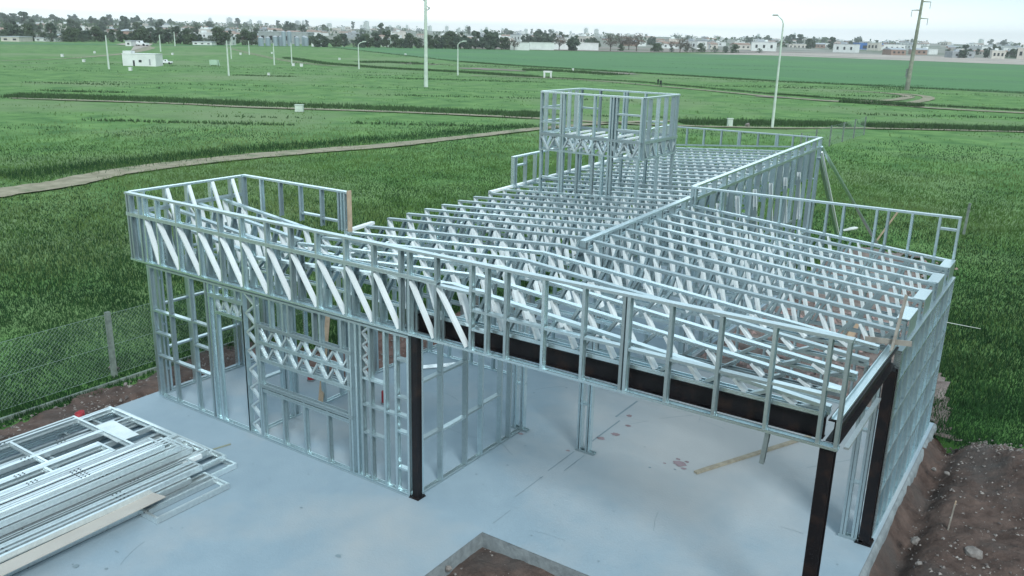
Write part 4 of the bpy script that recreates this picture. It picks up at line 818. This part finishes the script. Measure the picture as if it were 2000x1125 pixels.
PH = [protohouse(*a) for a in [('white', 'white', False, 1, 9, 8, 3.4), ('cream', 'brick', True, 2, 10, 8, 3.2), ('white', 'roofgrey', False, 3, 14, 9, 5.6), ('greywall', 'roofgrey', False, 4, 12, 9, 3.6), ('brick', 'roofgrey', True, 5, 9, 8, 3.2), ('white', 'brick', True, 6, 11, 8, 3.4), ('cream', 'white', False, 7, 8, 8, 6.2)]]
kinds = ['flat roofed white house', 'cream house with clay roof', 'two storey white house', 'grey flat roofed house', 'clay coloured house', 'white house with clay roof', 'cream two storey house']
used = set(); rt = random.Random(21); nh = 0
def far(px, dd):
    v = D*FPX+r2*(px-1000); v = v/math.hypot(v[0], v[1])*dd; x, y = CAM[0]+v[0], CAM[1]+v[1]; return Vector((x, y, terr(x, y)-.05))
while nh < 300:
    px = rt.uniform(-20, 2050); hor = 41+px*.0246; dd = rt.choice([rt.uniform(520, 900), rt.uniform(800, 2000), rt.uniform(800, 2000)])
    if px < 480 and dd < 520: continue
    py = hor+6.91*FPX/dd
    if px > 1150 and dd < 480: continue
    k = rt.randrange(7); p = at(px, py, G)
    if k not in used: o = PH[k]; used.add(k)
    else: o = copy_tree(PH[k])
    o.location = far(px, dd); o.rotation_euler = (0, 0, rt.uniform(-.5, .9)); sc = rt.uniform(.75, 1.15); o.scale = (sc, sc, sc*.9)
    zone = 'left of the silos' if px < 500 else ('left of the tall pole' if px < 830 else ('behind the frame tower' if px < 1330 else ('around the lamp post' if px < 1680 else 'right of the blue warehouse')))
    tag(o, '%s in town %s' % (kinds[k], zone), 'house', 'houses of the far town'); nh += 1
# pale distant high buildings
pt = empty('high_building', (0, 0, 0)); MB().box((-6, -6, 0), (6, 6, 30)).build('wall', 'white', pt); MB().box((-3, -3, 30), (3, 3, 33)).build('roof', 'greywall', pt)
b = MB()
for z in range(9):
    for x in (-4, -1.3, 1.3, 4): b.box((x-.7, -6.08, 2+z*3), (x+.7, -6.02, 3.6+z*3))
b.build('window', 'dark', pt)
for i in range(44):
    px = rt.gauss(700, 240) if i < 34 else rt.uniform(100, 1900); o = pt if i == 0 else copy_tree(pt); dd = rt.uniform(2600, 3900)
    o.location = far(px, dd); o.scale = (rt.uniform(.4, 1.3), rt.uniform(.5, 1.2), rt.uniform(.25, .8)); o.rotation_euler = (0, 0, rt.uniform(0, 1)); tag(o, 'pale high building on the hazy skyline', 'high building', 'pale high buildings on the skyline')
# low wooded hill at the left and low rise on the right
def hill(name, x0, x1, dd, hmax, seed):
    b = MB(); n = 90
    for i in range(n+1):
        px = x0+(x1-x0)*i/n; p = at(px, 41+px*.0246+6.91*FPX/dd, G); t_ = i/n
        h = hmax*(math.sin(math.pi*min(1, max(0, t_*.9+.1)))**.7)*(1+.12*math.sin(i*.9+seed)+.1*math.sin(i*2.3)); q = p+back*260
        for r_, z in ((p-back*260, 8), (p, h), (q, -1)): b.v.append((r_.x, r_.y, z))
    for i in range(n):
        for k in range(2): a = 3*i+k; b.f.append((a, a+1, a+4, a+3))
    return tag(b.build(name, 'leaf', smooth=True), kind='structure')
hill('hills', -900, 640, 2450, 11, 1)

# ------------------------------------------------------------------ trees
def make_tree(seed, h, w_, m, nclump, leaves, bare=False, name='tree'):
    rr = random.Random(seed); np_r = np.random.RandomState(seed); e_ = empty(name, (0, 0, 0))
    b = MB(); b.tube((0, 0, 0), (rr.uniform(-.1, .1), 0, h*.45), h*.035, h*.02, 7)
    cl = []
    for i in range(nclump):
        a = rr.uniform(0, 6.283); rad = rr.random()**.5*w_/2*.8; z = h*rr.uniform(.38 if bare else .12, .90); rad *= math.sin(math.pi*min(1, max(.15, (z/h+.1)/1.15)))**.5
        c = (rad*math.cos(a), rad*math.sin(a), z); cl.append(c); b.tube((0, 0, h*rr.uniform(.2, .45)), c, h*.014, h*.004, 5)
    b.build('trunk', 'bark', e_)
    q = []
    for c in cl:
        r_ = w_*rr.uniform(.11, .22); n = leaves
        pos = np_r.normal(0, 1, (n, 3)); pos /= np.linalg.norm(pos, axis=1)[:, None]; pos *= (r_*np_r.uniform(.4, 1.0, (n, 1))**.5)*np.array([1, 1, .75]); pos += np.array(c)
        d1 = np_r.normal(0, 1, (n, 3)); d1 /= np.linalg.norm(d1, axis=1)[:, None]; d2 = np.cross(d1, np_r.normal(0, 1, (n, 3))); d2 /= np.linalg.norm(d2, axis=1)[:, None]
        s = (.05 if bare else .085)*h*np_r.uniform(.5, 1, (n, 1)); q.append(np.stack([pos-d1*s, pos-d2*s*.6, pos+d1*s, pos+d2*s*.6], 1).reshape(-1, 3))
    o = npmesh('crown', np.concatenate(q), 4, m); o.parent = e_
    return e_
TR = [make_tree(1, 6.5, 6.0, 'leaf_dark', 26, 60), make_tree(2, 7.5, 5.0, 'leaf_dark', 24, 60), make_tree(3, 5.5, 6.5, 'leaf', 24, 60), make_tree(4, 8.5, 4.2, 'leaf', 22, 60), make_tree(5, 4.0, 5.0, 'leaf', 18, 50), make_tree(6, 7.5, 8.0, 'leaf_bare', 18, 26, True, 'bare_tree'), make_tree(7, 6.0, 3.6, 'leaf_dark', 16, 50), make_tree(8, 2.6, 4.2, 'leaf_dark', 12, 40, name='bush')]
tn = ['rounded dark tree', 'tall dark tree', 'broad green tree', 'tall slim green tree', 'low green tree', 'sparse brownish tree', 'slim dark tree', 'low dark bush']
tused = set()
def tree(px, py, k, s, lab, grp='trees along the far field edge', sz=1.0):
    o = TR[k] if k not in tused else copy_tree(TR[k]); tused.add(k)
    o.location = far(px, py) if py > 300 else at(px, py, G); o.rotation_euler = (0, 0, rt.uniform(0, 6)); o.scale = (s, s, s*sz); tag(o, lab, 'bush' if k == 7 else 'tree', grp); return o
def zone(px):
    for lim, z in ((90, 'at left border'), (240, 'left of the white hut'), (330, 'behind the white hut'), (420, 'left of the white box building'), (500, 'beside the silos'), (620, 'behind the silos'), (730, 'right of the silos'), (828, 'left of the tall pole'), (900, 'just right of the tall pole'), (1010, 'before the perimeter wall'), (1170, 'over the perimeter wall'), (1360, 'on ploughed land'), (1500, 'before the lamp post'), (1700, 'beside the blue warehouse'), (1860, 'near the power pole')):
        if px < lim: return z
    return 'by the right border'
# measured larger trees (px, base y, kind, height px)
big = [(28, 79, 0, 34), (52, 79, 2, 28), (12, 78, 4, 18), (66, 80, 7, 12), (102, 81, 1, 32), (85, 80, 4, 16), (130, 81, 4, 18), (150, 81, 2, 22), (163, 81, 0, 24), (185, 81, 2, 26), (200, 81, 0, 22), (220, 82, 3, 24), (240, 82, 2, 20), (262, 83, 0, 22), (282, 84, 2, 26), (296, 84, 1, 28), (312, 85, 0, 30), (330, 85, 6, 30), (345, 86, 1, 32), (358, 86, 0, 24), (372, 87, 2, 27), (386, 87, 0, 24), (432, 88, 2, 32), (446, 88, 0, 28), (474, 88, 2, 28), (492, 88, 2, 24),
       (620, 92, 0, 27), (633, 92, 0, 24), (655, 92, 2, 20), (672, 92, 1, 26), (690, 92, 7, 14), (704, 93, 0, 27), (718, 93, 2, 26), (733, 93, 1, 30), (756, 93, 3, 36), (742, 93, 2, 22), (772, 94, 2, 26), (788, 94, 0, 20), (805, 94, 2, 28), (818, 94, 4, 20), (840, 95, 2, 26), (856, 95, 0, 28), (870, 95, 2, 26), (884, 95, 2, 33), (900, 96, 0, 34), (914, 96, 0, 26), (928, 96, 1, 36), (943, 96, 6, 28), (955, 97, 0, 40), (966, 97, 1, 34), (980, 97, 3, 26), (992, 97, 2, 24), (1004, 98, 5, 22),
       (1033, 91, 0, 25), (1052, 92, 0, 28), (1064, 92, 1, 28), (1078, 92, 0, 28), (1092, 98, 5, 30), (1098, 90, 0, 28), (1120, 99, 0, 31), (1150, 94, 0, 22), (1163, 94, 2, 20), (1192, 100, 5, 31), (1213, 100, 5, 34), (1243, 101, 5, 36), (1228, 98, 5, 28), (1272, 90, 0, 20), (1328, 103, 5, 30), (1342, 103, 5, 20), (1312, 96, 5, 16), (1460, 88, 0, 18), (1478, 88, 0, 18), (1500, 88, 0, 16), (1545, 92, 1, 24), (1560, 90, 0, 18), (1585, 92, 0, 20), (1672, 94, 0, 18), (1680, 94, 2, 16)]
for (px, py, k, hp_) in big:
    p = at(px, py, G); base_h = [6.5, 7.5, 5.5, 8.5, 4.0, 7.5, 6.0, 2.6][k]; s = hp_*dist(p)/FPX/base_h*.93
    tree(px, py, k, s, '%s by the field %s' % (tn[k], zone(px)))
for i in range(85):                         # trees scattered between the houses of the far town
    px = rt.uniform(-20, 2050); dd = rt.uniform(560, 2000); k = rt.choice([0, 2, 2, 4, 4, 1, 3, 6])
    tree(px, dd, k, rt.uniform(.7, 1.35)*(.8+dd/2500), '%s among town houses %s' % (tn[k], zone(px)), 'trees between the far town houses')
for i in range(70):                         # wooded left part of the town
    px = abs(rt.gauss(0, 330)); dd = rt.uniform(560, 1500); k = rt.choice([0, 0, 1, 2, 2, 4, 6])
    tree(px, dd, k, rt.uniform(.9, 1.5)*(.7+dd/1500), '%s on the slope %s' % (tn[k], zone(px)), 'trees of the wooded slope at the left')
for i in range(60):                          # low bushes closing the band at the field edge
    px = rt.uniform(0, 1010) if i < 48 else rt.uniform(1190, 1500); k = rt.choice([7, 7, 4]); py = 80+px*.0145-rt.uniform(0, 1.2)+(3 if px > 1010 else 0)
    tree(px, py, k, rt.uniform(.8, 1.3), '%s at field edge %s' % (tn[k], zone(px)), 'bushes along the far field edge')
for i in range(20):                          # dark belt at the right border
    px = rt.uniform(1868, 2060); py = 41+px*.0246+6.91*FPX/rt.uniform(430, 520); k = rt.choice([0, 0, 1, 2]); tree(px, py, k, rt.uniform(.7, 1.0), '%s in the dense belt at right' % tn[k], 'dense tree belt by the right border')

# far woods that read as one mass: leaf clumps over the slopes beyond the town edge
rw = np.random.RandomState(5); qs = []
for i in range(520):
    left = i < 400; px = abs(rw.normal(0, 330)) if left else rw.uniform(0, 2050); dd = rw.uniform(700, 2300); c = np.array(far(px, dd)); s_ = rw.uniform(3, 5.5)*(1+dd/3500); n = 26
    pos = rw.normal(0, 1, (n, 3))*np.array([s_*.7, s_*.7, s_*.28])+c+np.array([0, 0, s_*.4]); d1 = rw.normal(0, 1, (n, 3)); d1 /= np.linalg.norm(d1, axis=1)[:, None]; d2 = np.cross(d1, rw.normal(0, 1, (n, 3))); d2 /= np.linalg.norm(d2, axis=1)[:, None]
    k_ = s_*.22; qs.append(np.stack([pos-d1*k_, pos-d2*k_, pos+d1*k_, pos+d2*k_], 1).reshape(-1, 3))
npmesh('far_woodland', np.concatenate(qs), 4, 'leaf', 'stuff', 'far woods and gardens on the slopes behind the town edge', 'woodland')
# ------------------------------------------------------------------ grass
rs = np.random.RandomState(11)
def zone_mask(x, y):
    inslab = ((x > -7.55) & (x < 6.2) & (y < 2.9)) | ((x > -5.6) & (x < 6.05) & (y >= 2.9) & (y < 7.7)) | ((x > -4.2) & (x < 1.2) & (y < 17.4)) | ((x > .8) & (x < 5.6-.19*(y-8)) & (y > 7) & (y < 21.5)) | ((x > 6) & (y < 7.5-.38*(x-5.9)))
    return ~inslab
def off_path(xy):
    ok = np.ones(len(xy), bool)
    for (a, wa), (b_, wb) in PATHSEG:
        if (a-b_).length < .01: continue
        a, b_ = np.array(a)[:2], np.array(b_)[:2]; d_ = b_-a; t_ = np.clip(((xy-a)@d_)/(d_@d_), 0, 1); dd = np.linalg.norm(xy-(a+t_[:, None]*d_), axis=1); ok &= dd > (wa+(wb-wa)*t_)*.5*rs.uniform(.25, 1.15, len(xy))
    return ok
def blades(name, xy, h, wdt, m, label, jit=.6, zbase=G):
    n = len(xy); a = rs.uniform(0, 6.283, n); dx_, dy_ = np.cos(a), np.sin(a); hh_ = h*rs.uniform(.5, 1.2, n); ww = wdt*rs.uniform(.6, 1.2, n)
    la = rs.uniform(0, 6.283, n); ln = hh_*rs.uniform(.1, jit, n); x, y = xy[:, 0], xy[:, 1]; z = np.full(n, zbase)-.02
    v = np.stack([np.stack([x-dx_*ww, y-dy_*ww, z], 1), np.stack([x+dx_*ww, y+dy_*ww, z], 1), np.stack([x+np.cos(la)*ln, y+np.sin(la)*ln, z+hh_], 1)], 1).reshape(-1, 3)
    return npmesh(name, v, 3, m, 'stuff', label, 'grass')
def wedge(n, r0, r1, a0=-72, a1=12):
    r_ = np.exp(rs.uniform(math.log(r0), math.log(r1), n)); a = np.radians(rs.uniform(a0, a1, n)); return np.stack([CAM[0]+r_*np.sin(a), CAM[1]+r_*np.cos(a)], 1), r_
def clump(xy, s, thr):
    n = np.sin(xy[:, 0]*s+1.7*np.sin(xy[:, 1]*s*.8))+np.sin(xy[:, 1]*s*1.3+1.3*np.sin(xy[:, 0]*s*.6+2))+rs.uniform(-1, 1, len(xy)); return n > thr
xy, r_ = wedge(820000, 12, 70); k = zone_mask(xy[:, 0], xy[:, 1]) & off_path(xy); xy, r_ = xy[k], r_[k]
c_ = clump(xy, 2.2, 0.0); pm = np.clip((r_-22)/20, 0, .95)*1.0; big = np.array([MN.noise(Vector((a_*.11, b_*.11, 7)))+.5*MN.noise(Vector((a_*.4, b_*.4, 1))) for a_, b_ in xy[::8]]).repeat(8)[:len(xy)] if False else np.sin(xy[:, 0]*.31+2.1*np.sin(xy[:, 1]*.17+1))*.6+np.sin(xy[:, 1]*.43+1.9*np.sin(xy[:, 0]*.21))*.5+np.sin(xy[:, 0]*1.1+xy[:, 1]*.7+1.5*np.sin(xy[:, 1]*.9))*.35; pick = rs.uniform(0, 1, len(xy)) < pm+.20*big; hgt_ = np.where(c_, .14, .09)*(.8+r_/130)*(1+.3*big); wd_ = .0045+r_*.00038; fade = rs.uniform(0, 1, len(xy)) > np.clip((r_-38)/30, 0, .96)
def sub(m_): return xy[m_], hgt_[m_], wd_[m_]
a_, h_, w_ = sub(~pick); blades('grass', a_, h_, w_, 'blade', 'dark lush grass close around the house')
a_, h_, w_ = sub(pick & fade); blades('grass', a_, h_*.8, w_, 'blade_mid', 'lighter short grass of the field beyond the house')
xy, r_ = wedge(60000, 60, 190); k = clump(xy, .7, .6); k &= rs.uniform(0, 1, len(xy)) < .45; blades('grass', xy[k], .12, (.012+r_*.0005)[k], 'blade_mid', 'low rough grass of the middle distance field')
def along(pix, n, spread, offy=0.0):
    P = [at(*p, G) for p in pix]; out = []
    for i in range(len(P)-1):
        m_ = n//(len(P)-1); t_ = rs.uniform(0, 1, m_)[:, None]; a, c = np.array(P[i])[:2], np.array(P[i+1])[:2]; d_ = (c-a)/np.linalg.norm(c-a); nr = np.array([-d_[1], d_[0]]); out.append(a+(c-a)*t_+nr*(rs.normal(0, spread, m_)[:, None]+offy))
    return np.concatenate(out)
blades('tall_grass', along([(20, 187), (150, 190), (350, 197), (500, 204), (750, 212), (1000, 223), (1060, 226)], 12000, 1.2), .32, .045, 'blade_dark', 'dark tall grass verge along the long path in the left field')
blades('tall_grass', along([(1330, 240), (1500, 242), (1650, 244)], 5500, .9), .38, .035, 'blade_dark', 'dark tall grass strip behind the big lamp post'); blades('tall_grass', along([(1690, 246), (1850, 250), (2060, 256)], 6000, .9), .38, .035, 'blade_dark', 'dark tall grass strip right of the far fence')
blades('weeds', along([(640, 92), (900, 121), (1000, 128), (1250, 143), (1500, 158), (2060, 185)], 11000, .6), .32, .055, 'blade_dark', 'dark weedy hedge line edging the bright crop field')
blades('weeds', along([(1040, 150), (1250, 160), (1500, 183), (1600, 190), (1850, 208), (2060, 219)], 7000, .5), .24, .045, 'blade_dark', 'dark weedy ditch line beside the field track')
blades('weeds', along([(560, 113), (640, 125), (760, 134), (920, 142), (1040, 150)], 9000, .9), .35, .08, 'blade_dark', 'dark weeds along the double track below the lamp posts')
blades('weeds', along([(1640, 199), (1760, 206), (1800, 209)], 2500, .5), .4, .05, 'blade_dark', 'dark weeds round the loop of the track')
blades('tall_grass', along([(0, 346), (250, 318), (500, 291), (750, 272), (1040, 244)], 9000, .9), .22, .02, 'blade', 'longer grass fringe on the far side of the near dirt path')
pts_ = []
for i in range(46):
    cx_, cy2 = rs.uniform(-30, 2030), rs.uniform(104, 250) if i % 2 else rs.uniform(112, 180); p0 = at(cx_, cy2, G); n_ = int(rs.uniform(60, 420)); ln = rs.uniform(3, 16); dd_ = dist(p0)/100
    if zone_mask(np.array([p0.x]), np.array([p0.y]))[0]: t_ = rs.uniform(-1, 1, n_)*ln*dd_; pts_.append(np.stack([p0.x+t_*r2[0]+rs.normal(0, .5*dd_, n_), p0.y+t_*r2[1]+rs.normal(0, .5*dd_, n_)], 1))
blades('weeds', np.concatenate(pts_), .22, .07, 'blade_dark', 'streaks of darker weeds scattered over the wide field')
blades('weeds', along([(700, 122), (770, 122), (830, 126)], 1500, 1.5), .4, .1, 'blade_dark', 'dark weeds on the turned soil left of the tall pole'); blades('weeds', along([(1020, 137), (1100, 139), (1210, 147)], 2500, 1.6), .4, .08, 'blade_dark', 'dark weeds on the turned soil behind the tower')

# ------------------------------------------------------------------ haze
HAZE = 0.00026
if HAZE:
    b = MB().box((-4200, -400, -3), (1800, 4600, 60)); o = b.build('haze', 'white'); o.data.materials.clear(); m = bpy.data.materials.new('haze_air'); m.use_nodes = True; t = m.node_tree; t.nodes.clear()
    pv = t.nodes.new('ShaderNodeVolumePrincipled'); pv.inputs['Color'].default_value = (.97, 1.0, 1.0, 1); pv.inputs['Density'].default_value = HAZE; pv.inputs['Anisotropy'].default_value = .1
    oo = t.nodes.new('ShaderNodeOutputMaterial'); t.links.new(pv.outputs[0], oo.inputs['Volume']); o.data.materials.append(m); tag(o, kind='stuff')

# ------------------------------------------------------------------ tell look-alikes apart by their order from the left
from collections import defaultdict
bpy.context.view_layer.update()
dup_ = defaultdict(list)
for o in bpy.data.objects:
    if o.parent is None and o.get('label'): dup_[o['label']].append(o)
ORD = ['leftmost']+['%s from left' % w for w in 'second third fourth fifth sixth seventh eighth ninth tenth eleventh twelfth thirteenth fourteenth fifteenth sixteenth seventeenth eighteenth nineteenth twentieth'.split()]
def pxof(o): v = np.array(o.location)-CAM; return v@r2/(v@D)
for lab, os_ in dup_.items():
    if len(os_) > 1:
        os_.sort(key=pxof)
        for i, o in enumerate(os_): o['label'] = '%s, %s' % (lab, ORD[i] if i < len(ORD) else '%dth from left' % (i+1))
